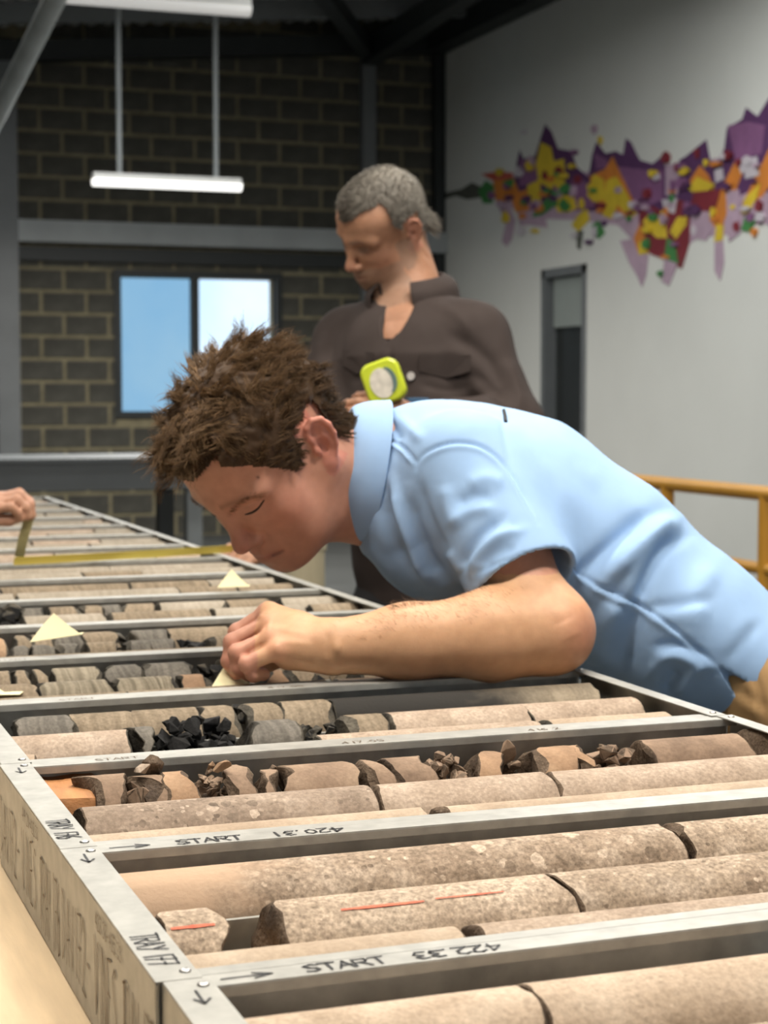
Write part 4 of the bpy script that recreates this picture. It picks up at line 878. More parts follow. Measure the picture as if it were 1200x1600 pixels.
            for e0, e1 in edges:
                v0, v1 = vals[:, e0], vals[:, e1]; m = (v0 < 0) != (v1 < 0)
                t = np.where(m, v0/np.where(m, v0-v1, 1), 0)
                pos += np.where(m[:, None], corners[e0]+(corners[e1]-corners[e0])*t[:, None], 0); cnt_ += m
            pos /= cnt_[:, None]
            K.append(key(base+a)); V.append(lo+(base+a+pos)*h)
            # edges from corner 0 along x, y, z
            for ax, e1 in ((0, 1), (1, 2), (2, 4)):
                m = (vals[:, 0] < 0) != (vals[:, e1] < 0)
                if m.any(): EX.append((ax, base+a[m], vals[m, 0] < 0))
        K = np.concatenate(K); V = np.concatenate(V); o = np.argsort(K); K = K[o]; V = V[o]
        quads = []
        for ax in range(3):
            C = [x for x in EX if x[0] == ax]
            if not C: continue
            c = np.concatenate([x[1] for x in C]); sg = np.concatenate([x[2] for x in C])
            u, v = np.zeros(3, int), np.zeros(3, int); u[(ax+1) % 3] = 1; v[(ax+2) % 3] = 1
            q = []
            ok = np.ones(len(c), bool)
            for d_ in (np.zeros(3, int), u, u+v, v):
                kk = key(c-d_); i = np.clip(np.searchsorted(K, kk), 0, len(K)-1); ok &= K[i] == kk; q.append(i)
            q = np.stack(q, 1); q[~sg] = q[~sg][:, ::-1]; quads.append(q[ok])
        return V, np.concatenate(quads)
def np_mesh(name, V, Q, smoothit=True):
    me = bpy.data.meshes.new(name); n = len(Q); w = Q.shape[1]
    me.vertices.add(len(V)); me.vertices.foreach_set('co', np.asarray(V, f32).ravel())
    me.loops.add(n*w); me.loops.foreach_set('vertex_index', np.asarray(Q, np.int32).ravel())
    me.polygons.add(n); me.polygons.foreach_set('loop_start', np.arange(0, n*w, w, dtype=np.int32)); me.polygons.foreach_set('loop_total', np.full(n, w, np.int32))
    me.update(calc_edges=True)
    if smoothit: me.polygons.foreach_set('use_smooth', np.ones(n, bool))
    me.validate(); return me
def vnormals(V, Q):
    fn = np.cross(V[Q[:, 2]]-V[Q[:, 0]], V[Q[:, 3]]-V[Q[:, 1]]); N = np.zeros_like(V)
    for i in range(4): 
        for c in range(3): N[:, c] += np.bincount(Q[:, i], fn[:, c], len(V))
    return N/np.maximum(np.linalg.norm(N, axis=1, keepdims=True), 1e-12)
def relax(V, Q, it=1, lam=0.5):
    for _ in range(it):
        A = np.zeros_like(V); c = np.zeros(len(V))
        for i in range(4):
            for j in (1, 3):
                for k in range(3): A[:, k] += np.bincount(Q[:, i], V[Q[:, (i+j) % 4], k], len(V))
                c += np.bincount(Q[:, i], minlength=len(V))
        V = V+lam*(A/np.maximum(c, 1)[:, None]-V)
    return V
def seg_dist(p, line):
    """p (n,2) to polyline: distance, signed side, parameter 0..1"""
    line = np.array(line, float); best = np.full(len(p), 1e9); side = np.zeros(len(p)); par = np.zeros(len(p))
    L = np.linalg.norm(np.diff(line, axis=0), axis=1); T = L.sum(); acc = 0
    for i in range(len(line)-1):
        a = line[i]; d = line[i+1]-a; t = np.clip(((p-a)@d)/(d@d), 0, 1); q = p-(a+t[:, None]*d); ds = np.sqrt((q**2).sum(1)); m = ds < best
        best = np.where(m, ds, best); side = np.where(m, np.sign(d[0]*q[:, 1]-d[1]*q[:, 0]), side); par = np.where(m, (acc+t*L[i])/T, par); acc += L[i]
    return best, side, par
def spline(pts, n=6):
    P = np.array(pts, float)
    if len(P) < 3: return P
    E = np.vstack([2*P[0]-P[1], P, 2*P[-1]-P[-2]]); out = []
    for i in range(len(P)-1):
        p0, p1, p2, p3 = E[i:i+4]
        for t in np.linspace(0, 1, n, endpoint=False): out.append(0.5*((2*p1)+(-p0+p2)*t+(2*p0-5*p1+4*p2-p3)*t*t+(-p0+3*p1-3*p2+p3)*t**3))
    out.append(P[-1]); return np.array(out)
def sculpt(V, Q, strokes, taper=0.18):
    """press creases / raise folds into the side of a surface that a set of strokes was drawn on. stroke: (points, amp metres, width px[, offset amp])"""
    N = vnormals(V, Q); pp = proj(V); vis = ((V-CAM)*N).sum(1) < 0; disp = np.zeros(len(V))
    for st in strokes:
        line = spline(st[0]); amp, w = st[1], st[2]; neg = st[3] if len(st) > 3 else 0
        m = vis & (pp[:, 0] > line[:, 0].min()-4*w) & (pp[:, 0] < line[:, 0].max()+4*w) & (pp[:, 1] > line[:, 1].min()-4*w) & (pp[:, 1] < line[:, 1].max()+4*w)
        i = np.where(m)[0]
        if not len(i): continue
        d, sd, par = seg_dist(pp[i, :2], line)
        tp = np.clip(np.minimum(par, 1-par)/taper, 0, 1)*0.85+0.15 if taper else 1
        tp = np.where((par <= 0) | (par >= 1), tp*np.exp(-(d/w)**2*0.6), tp)
        g = amp*np.exp(-(d/w)**2)
        if neg: g = g+neg*np.exp(-((sd*d-1.9*w)/(1.3*w))**2)
        disp[i] += g*tp
    return V+N*disp[:, None]
def colour_attr(me, C):
    ca = me.color_attributes.new('Col', 'FLOAT_COLOR', 'POINT'); a = np.ones((len(C), 4), f32); a[:, :3] = C; ca.data.foreach_set('color', a.ravel())
def attr_mat(name, rough=0.5, spec=0.35, sub=0.0, bump=0.0, bscale=600, nscale=90, namp=0.06, weave=0.0):
    m = bpy.data.materials.new(name); m.use_nodes = True; t = m.node_tree; L = t.links; N = t.nodes.new; b = t.nodes['Principled BSDF']
    b.inputs['Roughness'].default_value = rough; b.inputs['Specular IOR Level'].default_value = spec
    if sub: b.inputs['Subsurface Weight'].default_value = sub; b.inputs['Subsurface Radius'].default_value = (1.0, 0.35, 0.2); b.inputs['Subsurface Scale'].default_value = 0.005
    at_ = N('ShaderNodeAttribute'); at_.attribute_name = 'Col'; tc = N('ShaderNodeTexCoord'); n = N('ShaderNodeTexNoise'); n.inputs['Scale'].default_value = nscale; n.inputs['Detail'].default_value = 4
    L.new(tc.outputs['Object'], n.inputs['Vector']); r = N('ShaderNodeValToRGB'); L.new(n.outputs['Fac'], r.inputs[0])
    r.color_ramp.elements[0].position = 0.3; r.color_ramp.elements[0].color = (1-namp, 1-namp*1.3, 1-namp*1.5, 1); r.color_ramp.elements[1].position = 0.7; r.color_ramp.elements[1].color = (1+namp, 1+namp, 1+namp, 1)
    x = N('ShaderNodeMix'); x.data_type = 'RGBA'; x.blend_type = 'MULTIPLY'; x.inputs['Factor'].default_value = 1; L.new(at_.outputs['Color'], x.inputs[6]); L.new(r.outputs[0], x.inputs[7]); L.new(x.outputs[2], b.inputs['Base Color'])
    if bump:
        n2 = N('ShaderNodeTexNoise'); n2.inputs['Scale'].default_value = bscale; n2.inputs['Detail'].default_value = 3; L.new(tc.outputs['Object'], n2.inputs['Vector'])
        bp = N('ShaderNodeBump'); bp.inputs['Distance'].default_value = bump; bp.inputs['Strength'].default_value = 1; L.new(n2.outputs['Fac'], bp.inputs['Height']); L.new(bp.outputs[0], b.inputs['Normal'])
    return m
def gauss(d, w): return np.exp(-(d/w)**2)
def lerpc(C, c, w): return C+(np.array(c)-C)*np.clip(w, 0, 1)[:, None]
def strands(name, roots, dirs, nrm, length, m, parent, width=0.0006, seg=6, clump=400, wave=0.5, gravity=0.0, curl=0.3, seed=1, pull=0.75, stiff=0.35, colfun=None, field=0):
    """hair as tapered three-sided tubes: guides wander, children follow the nearest guide"""
    rg = np.random.default_rng(seed); n = len(roots); K = min(clump, n)
    gi = rg.choice(n, K, replace=False); G = np.zeros((K, seg+1, 3)); G[:, 0] = roots[gi]; d = dirs[gi].copy()
    rnd = rg.normal(size=(K, 3)); rnd2 = rg.normal(size=(K, 3)); ph = rg.uniform(0, 6.28, K)
    if field:                                                  # neighbouring locks wave together
        nv = lambda o_: np.array([noise.noise_vector(Vector(p*field)+Vector((o_, o_, o_))) for p in G[:, 0]])*1.5
        rnd = nv(0.0)+.25*rnd; rnd2 = nv(9.0)+.25*rnd2; ph = np.array([noise.noise(Vector(p*field*.6)) for p in G[:, 0]])*3.0+rg.uniform(0, .8, K)
    for s in range(seg):
        st = (length[gi]/seg)[:, None]
        w = (np.sin(ph+s*1.5)[:, None]*rnd+np.cos(ph*1.7+s*1.1)[:, None]*rnd2)*curl
        dd = d+w*wave-np.array([0, 0, gravity])*(s/seg)+nrm[gi]*(stiff if s == 0 else 0.0); dd /= np.linalg.norm(dd, axis=1, keepdims=True)
        d = d*0.55+dd*0.45; d /= np.linalg.norm(d, axis=1, keepdims=True); G[:, s+1] = G[:, s]+dd*st
    near = np.zeros(n, int)
    for i in range(0, n, 2000): near[i:i+2000] = ((roots[i:i+2000, None]-G[None, :, 0])**2).sum(-1).argmin(1)
    P = np.zeros((n, seg+1, 3)); lf = rg.uniform(0.75, 1.12, n)*length/np.maximum(length[gi][near], 1e-6); o = roots-G[near, 0]
    jr = rg.normal(size=(n, 3))*0.035; jr2 = rg.normal(size=(n, 3))*0.018
    for s in range(seg+1):
        f = s/seg; P[:, s] = G[near, 0]+(G[near, s]-G[near, 0])*lf[:, None]+o*(1-pull*f**0.8)
        P[:, s] += (jr*f+jr2*math.sin(f*7))*length[:, None]*(f > 0)
    T = np.gradient(P, axis=1); T /= np.maximum(np.linalg.norm(T, axis=2, keepdims=True), 1e-9)
    ref = np.array([0.31, 0.52, 0.79]); U = np.cross(T, ref); U /= np.maximum(np.linalg.norm(U, axis=2, keepdims=True), 1e-9); W = np.cross(T, U)
    wd_ = width*rg.uniform(0.6, 1.3, n); prof = np.array([1.0-0.75*(s/seg)**2 for s in range(seg+1)])
    V = np.zeros((n, seg+1, 3, 3))
    for k in range(3):
        a = 2*math.pi*k/3; V[:, :, k] = P+(U*math.cos(a)+W*math.sin(a))*(wd_[:, None]*prof[None])[..., None]
    base = (np.arange(n)*(seg+1)*3)[:, None, None]; s_ = (np.arange(seg)*3)[None, :, None]; k_ = np.arange(3)[None, None, :]; k2 = (k_+1) % 3
    Q = np.stack([base+s_+k_, base+s_+k2, base+s_+3+k2, base+s_+3+k_], -1).reshape(-1, 4)
    me = np_mesh(name, V.reshape(-1, 3), Q)
    if colfun is not None: colour_attr(me, np.repeat(colfun(roots, rg), (seg+1)*3, axis=0))
    return link(name, me, parent, [m])
# ================================================================== people
def head_prims(S, H, nose=1.0, ears=True, jaw=1.0, lids=True):
    """head in its own frame: X face, Y left, Z up, eyes at z = 0, metres"""
    a = dict(fr=H)
    S.ell((-.014, 0, .040), (.094, .0755, .080), 0.02, **a); S.ell((.033, 0, .042), (.063, .068, .057), 0.03, **a)        # skull, forehead
    S.ell((.028, 0, -.030), (.058, .0585, .078), 0.03, **a); S.ell((-.035, 0, -.01), (.060, .064, .060), 0.03, **a)
    for y in (1, -1):
        S.cone((-.012, y*.056, -.045), (.060, y*.016, -.100), .017, .016, 0.03, **a)                                      # jaw
        S.ell((.052, y*.041, -.028), (.022, .020, .020), 0.025, **a)                                                       # cheek
        S.ell((.045, y*.036, -.062), (.026, .018, .026), 0.03, **a)
    S.ell((.076, 0, -.100), (.017, .019, .0165), 0.018, **a); S.ell((.040, 0, -.078), (.044, .040, .036), 0.03, **a)       # chin, jaw fill
    S.cone((.089, .010, .0195), (.073, .051, .016), .0095, .0085, 0.02, **a); S.cone((.089, -.010, .0195), (.073, -.051, .016), .0095, .0085, 0.02, **a)
    S.ell((.0755, 0, -.068), (.023, .029, .026), 0.02, **a)                                                               # muzzle
    for y in (1, -1):
        S.ell((.093, y*.033, -.001), (.0135, .0155, .0105), 0.016, '-', **a)                                                # eye sockets
        if lids:
            S.ell((.0735, y*.0315, -.001), (.0135, .0145, .0128), 0.006, **a)
    for y in (1, -1): S.ell((.078, y*.019, -.020), (.017, .014, .020), 0.02, **a)
    S.chain([(.091, 0, .014), (.0965, 0, -.006), (.110*nose, 0, -.030)], [.0085, .0080, .0095], 0.014, fr=H, k2=0.008)
    S.ell((.1125*nose, 0, -.0385), (.0125, .0115, .0105), 0.008, **a)
    for y in (1, -1):
        S.ell((.101*nose, y*.0135, -.0425), (.0105, .0075, .0080), 0.006, **a)
        S.ell((.107*nose, y*.0062, -.0525), (.0062, .0036, .0050), 0.003, '-', **a)
    S.cone((.0965, .006, -.0625), (.084, .022, -.070), .0058, .0042, 0.006, **a); S.cone((.0965, -.006, -.0625), (.084, -.022, -.070), .0058, .0042, 0.006, **a)
    S.cone((.0945, .005, -.0775), (.084, .021, -.074), .0066, .0044, 0.006, **a); S.cone((.0945, -.005, -.0775), (.084, -.021, -.074), .0066, .0044, 0.006, **a)
    for y in (1, -1): S.cone((.105, 0, -.0702), (.0885, y*.027, -.0728), .0014, .0011, 0.0035, '-', **a)
    if ears:
        for y in (1, -1):
            e = np.array((-.008, y*.0715, -.006)); er = np.array((-.84, y*.52, -.12)); eu = np.array((-.18, y*.08, .98)); eu -= er*(eu@er)/(er@er); er /= np.linalg.norm(er); eu /= np.linalg.norm(eu)
            en = np.cross(er, eu)*-y; en = en*np.sign(en@np.array((.5, y, 0)))
            E = lambda p, q, w=0.0: e+er*p+eu*q+en*w
            ax = np.array([er, eu, en])
            S.ell(E(.014, .003), (.0155, .0285, .0042), 0.006, fr=H, ax=ax)
            hx = [(.003, .006, .002), (.001, .017, .003), (.006, .0275, .003), (.015, .032, .003), (.0245, .0275, .003), (.0295, .016, .003), (.0295, .003, .003), (.0255, -.010, .002), (.018, -.021, .001)]
            S.chain([E(*p) for p in hx], [.003, .0035, .0038, .0038, .0038, .0036, .0034, .0032, .003], 0.003, fr=H, k2=0.002)
            S.chain([E(.016, .020, .001), E(.020, .006, .001), E(.0195, -.006, .001), E(.013, -.0145, .001)], [.003, .0034, .0034, .0034], 0.003, fr=H, k2=0.002)
            S.ell(E(.011, -.003, .0045), (.0068, .0095, .0058), 0.004, '-', fr=H, ax=ax); S.ell(E(.012, .018, .0045), (.006, .006, .0032), 0.003, '-', fr=H, ax=ax)
            S.ell(E(.0015, -.004, .003), (.0042, .0060, .0040), 0.004, fr=H, ax=ax); S.ell(E(.0085, -.0265, .0005), (.0078, .0088, .0045), 0.006, fr=H, ax=ax)
def head_colour(q, C, lip, red, brow, stubble=None):
    ay = np.abs(q[:, 1])
    C = lerpc(C, red, 0.55*gauss(np.linalg.norm((q-np.array([.055, 0, -.030]))*np.array([1, 0, 1])+np.stack([0*ay, ay-.045, 0*ay], 1), axis=1), .026))
    C = lerpc(C, red, 0.7*gauss(np.linalg.norm(q-np.array([.114, 0, -.040]), axis=1), .018))
    C = lerpc(C, red, 0.75*((ay > .074) & (q[:, 2] > -.05) & (q[:, 0] < .004) & (q[:, 2] < .04)))
    lipm = gauss(np.sqrt(((q[:, 0]-.091)/.016)**2+(ay/.022)**4+((q[:, 2]+.0705)/.0085)**2), 1.0)
    C = lerpc(C, lip, 0.7*lipm)
    bz = .0215-0.10*np.maximum(ay-.03, 0)+.08*np.minimum(ay-.02, 0)
    bm = np.exp(-((q[:, 2]-bz)/.0042)**2)*(ay > .010)*(ay < .052)*(q[:, 0] > .04)*np.clip((.056-ay)/.02, 0, 1)
    C = lerpc(C, brow, 0.55*bm)
    if stubble is not None:
        jl = -.045-.055*(q[:, 0]+.012)/.072-.016
        sm = ((q[:, 2] < -.050)*(q[:, 2] > -.122)*((q[:, 0] > .034) | (q[:, 2] > -.068))*(q[:, 0] > .0)+((q[:, 2] < -.012)*(q[:, 2] > -.075)*(q[:, 0] < .028)*(q[:, 0] > -.008)*(ay > .05)))*1.0
        C = lerpc(C, stubble, 0.6*np.clip(sm, 0, 1)*(1-lipm)*np.clip((q[:, 2]-jl)/.008, 0, 1))
    return C
def hand_prims(S, W, mc, fingers, thumb, k=0.0055, rp=0.0145, sc=1.0):
    """W wrist, mc knuckles (index..little), fingers: list of joint lists after the knuckle, thumb: joint list from near the wrist"""
    for i, m in enumerate(mc):
        S.cone(W+(m-W)*0.10, m, 0.020*sc, (0.0125, 0.0125, 0.0118, 0.0108)[i]*sc, 0.014)
    for i in range(3): S.cone(W+(mc[i]-W)*0.55, mc[i+1]+(W-mc[i+1])*0.35, 0.014*sc, 0.013*sc, 0.012)
    for i, fp in enumerate(fingers):
        r0 = (0.0098, 0.0100, 0.0096, 0.0088)[i]*sc; rs = [r0*1.04, r0*1.0, r0*0.90, r0*0.80]
        S.chain([mc[i]]+list(fp), rs[:len(fp)+1], k, k2=0.002)
        for j, p in enumerate(fp[:-1]): S.ell(p, (rs[j+1]*1.06,)*3, 0.003)
    S.chain(thumb, [0.017*sc, 0.0125*sc, 0.0112*sc, 0.009*sc][:len(thumb)], 0.012, k2=0.003)
skin_m = attr_mat('skin', 0.48, 0.35, sub=0.12, bump=0.00022, bscale=900, nscale=70, namp=0.07)
cloth_light = attr_mat('light_blue_cotton', 0.85, 0.2, bump=0.00018, bscale=1500, nscale=30, namp=0.03)
cloth_dark = attr_mat('dark_brown_cotton', 0.85, 0.2, bump=0.0002, bscale=1200, nscale=25, namp=0.08)
cloth_khaki = attr_mat('khaki_cotton', 0.85, 0.2, bump=0.0003, bscale=900, nscale=25, namp=0.08)
hair_m = attr_mat('hair', 0.55, 0.14, nscale=60, namp=0.10)
def cloth(name, V, Q, col, m, parent, ribs=None):
    me = np_mesh(name, V, Q); colour_attr(me, np.tile(np.array(col), (len(V), 1)) if np.ndim(col) == 1 else col)
    return link(name, me, parent, [m])
def person(name, loc, label):
    e = empty(name, loc); tag(e, label, 'person'); return e
def local(e, o): o.parent = e; o.location = -Vector(e.location); return o
def bvh(V, Q): return BVHTree.FromPolygons([tuple(v) for v in V], [tuple(int(i) for i in q) for q in Q])
def hit(tree, px, py):
    d = Vector(ray(px, py)).normalized(); h = tree.ray_cast(Vector(CAM), d); return None if h[0] is None else (np.array(h[0]), np.array(h[1]))
# ------------------------------------------------------------------ the young man bent over the trays
HY = Frame((.5933, 2.0387, 1.2284), [[-.5850, .4366, -.6835], [-.3504, -.8961, -.2725], [-.7315, .0801, .6772]])
ND = at(615, 735, 2.21)                         # root of the neck
axis_st = [((643, 746), .084, .080, 2.21), ((694, 770), .114, .168, 2.225), ((795, 815), .132, .188, 2.24), ((925, 892), .121, .172, 2.235), ((1057, 990), .107, .170, 2.22), ((1153, 1046), .096, .170, 2.21), ((1232, 1100), .096, .166, 2.20)]
TP = [at(*c, D) for c, _, _, D in axis_st]
perp = -up*.77-rt*.64; perp /= np.linalg.norm(perp)        # across the trunk, in the plane of the picture
Lsh = at(716, 748, 2.095); Rsh = at(690, 760, 2.40)
ELB = at(858, 986, 1.985); WRI = at(528, 1010, 1.94)
RELB = np.array([1.03, 2.36, 1.05]); RWRI = np.array([1.02, 2.13, 1.03])
B = SDF()
head_prims(B, HY, nose=0.955)
B.cone(HY.p((-.030, 0, -.045)), ND, .060, .062, 0.03); B.cone(HY.p((.015, 0, -.075)), at(600, 790, 2.21), .040, .05, 0.03)
B.loft([(TP[i], axis_st[i][1]*.9, axis_st[i][2]*.9) for i in range(7)], perp, fw, 0.05)
for s_, e_, w_ in ((Lsh, ELB, WRI), (Rsh, RELB, RWRI)):
    B.cone(s_, s_+(e_-s_)*.55, .048, .045, 0.04); B.cone(s_+(e_-s_)*.45, e_, .045, .0425, 0.02)
    f1 = e_+(w_-e_)*.28; f2 = e_+(w_-e_)*.68
    B.chain([e_, f1, f2, w_], [.0425, .0475, .0385, .0300], 0.03, k2=0.02)
B.ell(at(876, 984, 1.985), (.022, .022, .026), 0.03)
mc = [at(420, 957, 1.975), at(420, 975, 1.955), at(424, 997, 1.935), at(435, 1016, 1.92)]
fing = [[at(371, 988, 1.975), at(362, 1018, 1.972), at(372, 1040, 1.962)], [at(364, 1004, 1.955), at(359, 1033, 1.953), at(370, 1051, 1.948)],
        [at(371, 1020, 1.935), at(373, 1044, 1.938), at(388, 1054, 1.942)], [at(386, 1037, 1.92), at(396, 1054, 1.925), at(412, 1054, 1.932)]]
hand_prims(B, WRI, mc, fing, [at(505, 1003, 1.965), at(440, 1024, 1.99), at(398, 1044, 1.985), at(376, 1052, 1.972)])
B.cone(at(512, 1024, 1.935), at(448, 1028, 1.935), .018, .013, 0.012)
# right hand resting on the tray rims beyond the body
rm = [RWRI+np.array(v) for v in ((-.075, -.035, .01), (-.08, -.015, .012), (-.08, .005, .012), (-.075, .024, .008))]
hand_prims(B, RWRI, rm, [[m_+np.array((-.035, 0, -.008)), m_+np.array((-.055, 0, -.02)), m_+np.array((-.07, 0, -.03))] for m_ in rm], [RWRI+np.array((-.02, -.02, 0)), RWRI+np.array((-.05, -.05, -.005)), RWRI+np.array((-.075, -.06, -.015))])
VY, QY = B.mesh(0.0021)
FACE = [ # creases drawn on the visible side: eye lid, lash line, brow, nose wing, mouth, jaw
 ([(384, 804), (394, 800), (404, 793), (413, 781)], -.0016, 3.2), ([(381, 796), (392, 789), (404, 781), (414, 773)], -.0012, 3.0), ([(388, 800), (398, 794), (407, 786)], .0012, 4.0),
 ([(355, 803), (372, 786), (390, 776), (408, 773)], .0018, 6.0),
 ([(402, 829), (413, 833), (416, 840), (410, 852)], -.0014, 3.5), ([(416, 842), (428, 850), (440, 852)], -.0010, 5.0),
 ([(420, 869), (430, 865), (440, 860), (447, 855)], -.0018, 2.6), ([(448, 850), (453, 858), (452, 866)], -.0008, 4.0)]
VY = sculpt(VY, QY, FACE, 0.2)
hd = np.linalg.norm(VY-WRI, axis=1) < 0.2
HANDS = [([(408, 965), (390, 975), (374, 987)], -.0016, 3.0), ([(408, 985), (390, 998), (372, 1008)], -.0016, 3.0), ([(412, 1005), (396, 1014), (380, 1026)], -.0016, 3.0),
 ([(424, 978), (450, 985), (480, 992)], .0007, 5), ([(430, 1000), (455, 1004), (490, 1008)], .0006, 5), ([(418, 974), (424, 976)], .0016, 8, 0), ([(428, 1012), (434, 1014)], .0014, 8),
 ([(505, 985), (512, 1000), (512, 1030)], -.0008, 6), ([(520, 1012), (534, 1014)], .0022, 10), ([(860, 930), (880, 950), (886, 985)], -.001, 14), ([(880, 970), (895, 1000)], .0012, 22)]
VY = sculpt(VY, QY, HANDS, 0.2)
q = HY.loc(VY); inh = (np.linalg.norm(q, axis=1) < 0.19) & (q[:, 2] > -.125)
SKY = np.array([.55, .275, .185]); SKC = np.tile(SKY, (len(VY), 1))
ch = head_colour(q, SKC.copy(), (.42, .17, .13), (.56, .215, .155), (.20, .105, .06)); SKC = np.where(inh[:, None], ch, SKC)
arm = np.clip((VY-ELB)@(WRI-ELB)/((WRI-ELB)@(WRI-ELB)), -1, 2); am = (seg_dist(np.stack([VY[:, 0], VY[:, 1]], 1), [ELB[:2], WRI[:2]])[0] < .09) & (VY[:, 2] < 1.1) & ~inh
SKC = np.where(am[:, None], np.array([.60, .345, .195]), SKC)
SKC = lerpc(SKC, (.62, .25, .17), am*0.65*gauss(np.linalg.norm(VY-at(905, 990, 1.96), axis=1), .03))
for m_ in mc[1:]: SKC = lerpc(SKC, (.66, .25, .18), 0.55*gauss(np.linalg.norm(VY-m_, axis=1), .013))
for f_ in fing: 
    for p_ in f_[:2]: SKC = lerpc(SKC, (.62, .26, .19), 0.4*gauss(np.linalg.norm(VY-p_, axis=1), .011))
    SKC = lerpc(SKC, (.62, .27, .20), 0.5*gauss(np.linalg.norm(VY-f_[2], axis=1), .014))
tree_y = bvh(VY, QY)
mole = hit(tree_y, 403, 746)
if mole is not None: SKC = lerpc(SKC, (.10, .045, .03), 1.2*gauss(np.linalg.norm(VY-mole[0], axis=1), .0017))
young = person('person', (1.17, 2.0, 0), 'young man in a light blue polo shirt bending low over the core trays')
mey = np_mesh('body', VY, QY); colour_attr(mey, SKC); body_y = local(young, link('body', mey, None, [skin_m]))
# eyelashes along the lowered lid, on both eyes
def face_strip(name, pts, r, m, lift=0.0006, mirror=True):
    P = []
    for x, y in spline(pts, 4):
        h_ = hit(tree_y, x, y)
        if h_ is not None: P.append(h_[0]+h_[1]*lift)
    obs = []
    for mm in ((1, -1) if mirror else (1,)):
        PP = [HY.p(HY.loc(p)*np.array((1, mm, 1))) for p in P]
        if len(PP) > 2:
            t_ = MB(); n = len(PP); t_.tube(PP, [r*(0.35+0.65*math.sin(math.pi*(i+.5)/n)) for i in range(n)], 6); o = t_.build(name, m, None, 60); obs.append(local(young, o))
    return obs
lash_m = mat('dark_brown_lash', (.035, .02, .014), 0.6); browhair = mat('brow_hair', (.16, .085, .05), 0.7)
face_strip('eyelash', [(383, 804), (393, 801), (403, 794), (413, 781)], .0017, lash_m, 0.0002)
# eyebrow: short fine hairs
def hairs_on(tree, line, n, length, width, spread, direction, col, name, parent, seed=4, frame=None, mirror=False):
    rs = np.random.default_rng(seed); L_ = spline(line, 8); rts, nr, dr = [], [], []
    for _ in range(n):
        t = rs.uniform(0, len(L_)-1.001); i = int(t); p = L_[i]+(L_[i+1]-L_[i])*(t-i)+rs.normal(size=2)*spread; h_ = hit(tree, *p)
        if h_ is None: continue
        rts.append(h_[0]-h_[1]*.0004); nr.append(h_[1]); d = direction(L_, i)+rs.normal(size=3)*.25; d = d-h_[1]*(d@h_[1]); dr.append(d/np.linalg.norm(d)*.9+h_[1]*.35)
    if mirror:
        R0 = list(rts); N0 = list(nr); D0 = list(dr); mm = np.array((1, -1, 1))
        rts += [frame.p(frame.loc(p)*mm) for p in R0]; nr += [frame.R@((frame.R.T@v)*mm) for v in N0]; dr += [frame.R@((frame.R.T@v)*mm) for v in D0]
    rts, nr, dr = map(np.array, (rts, nr, dr)); dr /= np.linalg.norm(dr, axis=1, keepdims=True)
    o = strands(name, rts, dr, nr, rs.uniform(.7, 1.2, len(rts))*length, hair_m, None, width, 3, len(rts), 0.2, 0, 0.2, seed, 0.0, 0.1, lambda r, g: np.tile(np.array(col), (len(r), 1))*g.uniform(.7, 1.3, (len(r), 1)))
    return local(parent, o)
hairs_on(tree_y, [(354, 804), (370, 788), (388, 778), (408, 774)], 170, .006, .0002, 2.2, lambda L_, i: rt*.75+up*.35, (.22, .125, .07), 'eyebrow', young, 4, HY, True)
hairs_on(tree_y, [(560, 985), (640, 960), (720, 945), (800, 930)], 260, .008, .00012, 14, lambda L_, i: -rt*.8+up*.5, (.22, .12, .06), 'arm_hair', young, 9)['kind'] = 'stuff'
hairs_on(tree_y, [(610, 951), (660, 942), (720, 928), (760, 914)], 260, .011, .00012, 3, lambda L_, i: -rt*.6+up*.9, (.16, .09, .05), 'arm_hair', young, 10)['kind'] = 'stuff'
# ------------------------------------------------ hair
def scalp_mask_y(q):
    x, y, z = q[:, 0], np.abs(q[:, 1]), q[:, 2]
    front = (x > .045) & (y < .052) & (z > .061+.36*np.minimum(y, .040)+.0*x)
    temple = (y >= .040) & (x > .030) & (x < .085) & (z > 1.4*(x-.033)+.002)
    side = (x <= .030) & (x > -.012) & (z > .003)
    burn = (x <= .030) & (x > .012) & (z > -.006) & (y > .06)
    back = (x <= -.012) & (z > np.maximum(-.012+.55*(x+.012), -.055)) & (x > -.115)
    top = (z > .075)
    ear = (y > .070) & (x > -.045) & (x < .004) & (z < .034) & (z > -.05)
    return (front | temple | side | burn | back | top) & ~ear
N_y = vnormals(VY, QY)
msk = scalp_mask_y(q) & (np.linalg.norm(q, axis=1) < .16)
qi = np.where(msk)[0]
rg = np.random.default_rng(11)
def hair_len(q):
    x, y, z = q[:, 0], np.abs(q[:, 1]), q[:, 2]
    topw = np.clip((z-.035)/.05, 0, 1); frontw = np.clip((x-.0)/.07, 0, 1)
    L = .013+.027*topw+.020*topw*frontw
    L = np.where((x < -.04) & (z < .05), .014+.024*np.clip((z+.05)/.10, 0, 1), L)
    return L
sel = rg.choice(qi, 15000, replace=True)
n0 = N_y[sel]; ql = q[sel]; r0 = VY[sel]+rg.normal(size=(len(sel), 3))*.0012+n0*(rg.uniform(0, .26, len(sel))*np.maximum(hair_len(ql)-.012, 0.0))[:, None]
X_, Y_, Z_ = HY.R[:, 0], HY.R[:, 1], HY.R[:, 2]
topw = np.clip((ql[:, 2]-.03)/.05, 0, 1)[:, None]; sgn = np.sign(ql[:, 1])[:, None]; backw = np.clip((-.03-ql[:, 0])/.05, 0, 1)[:, None]
fro = np.clip((ql[:, 0]+.01)/.05, 0, 1)[:, None]
swirl = np.array([noise.noise_vector(Vector(v*26)) for v in r0])
comb = topw*(X_*(.50*fro-.30)+Z_*(.85*fro)+sgn*Y_*.30)*(1-backw*.7)+(1-topw)*(-X_*.70-Z_*.35)+backw*(-Z_*.7-X_*.25)
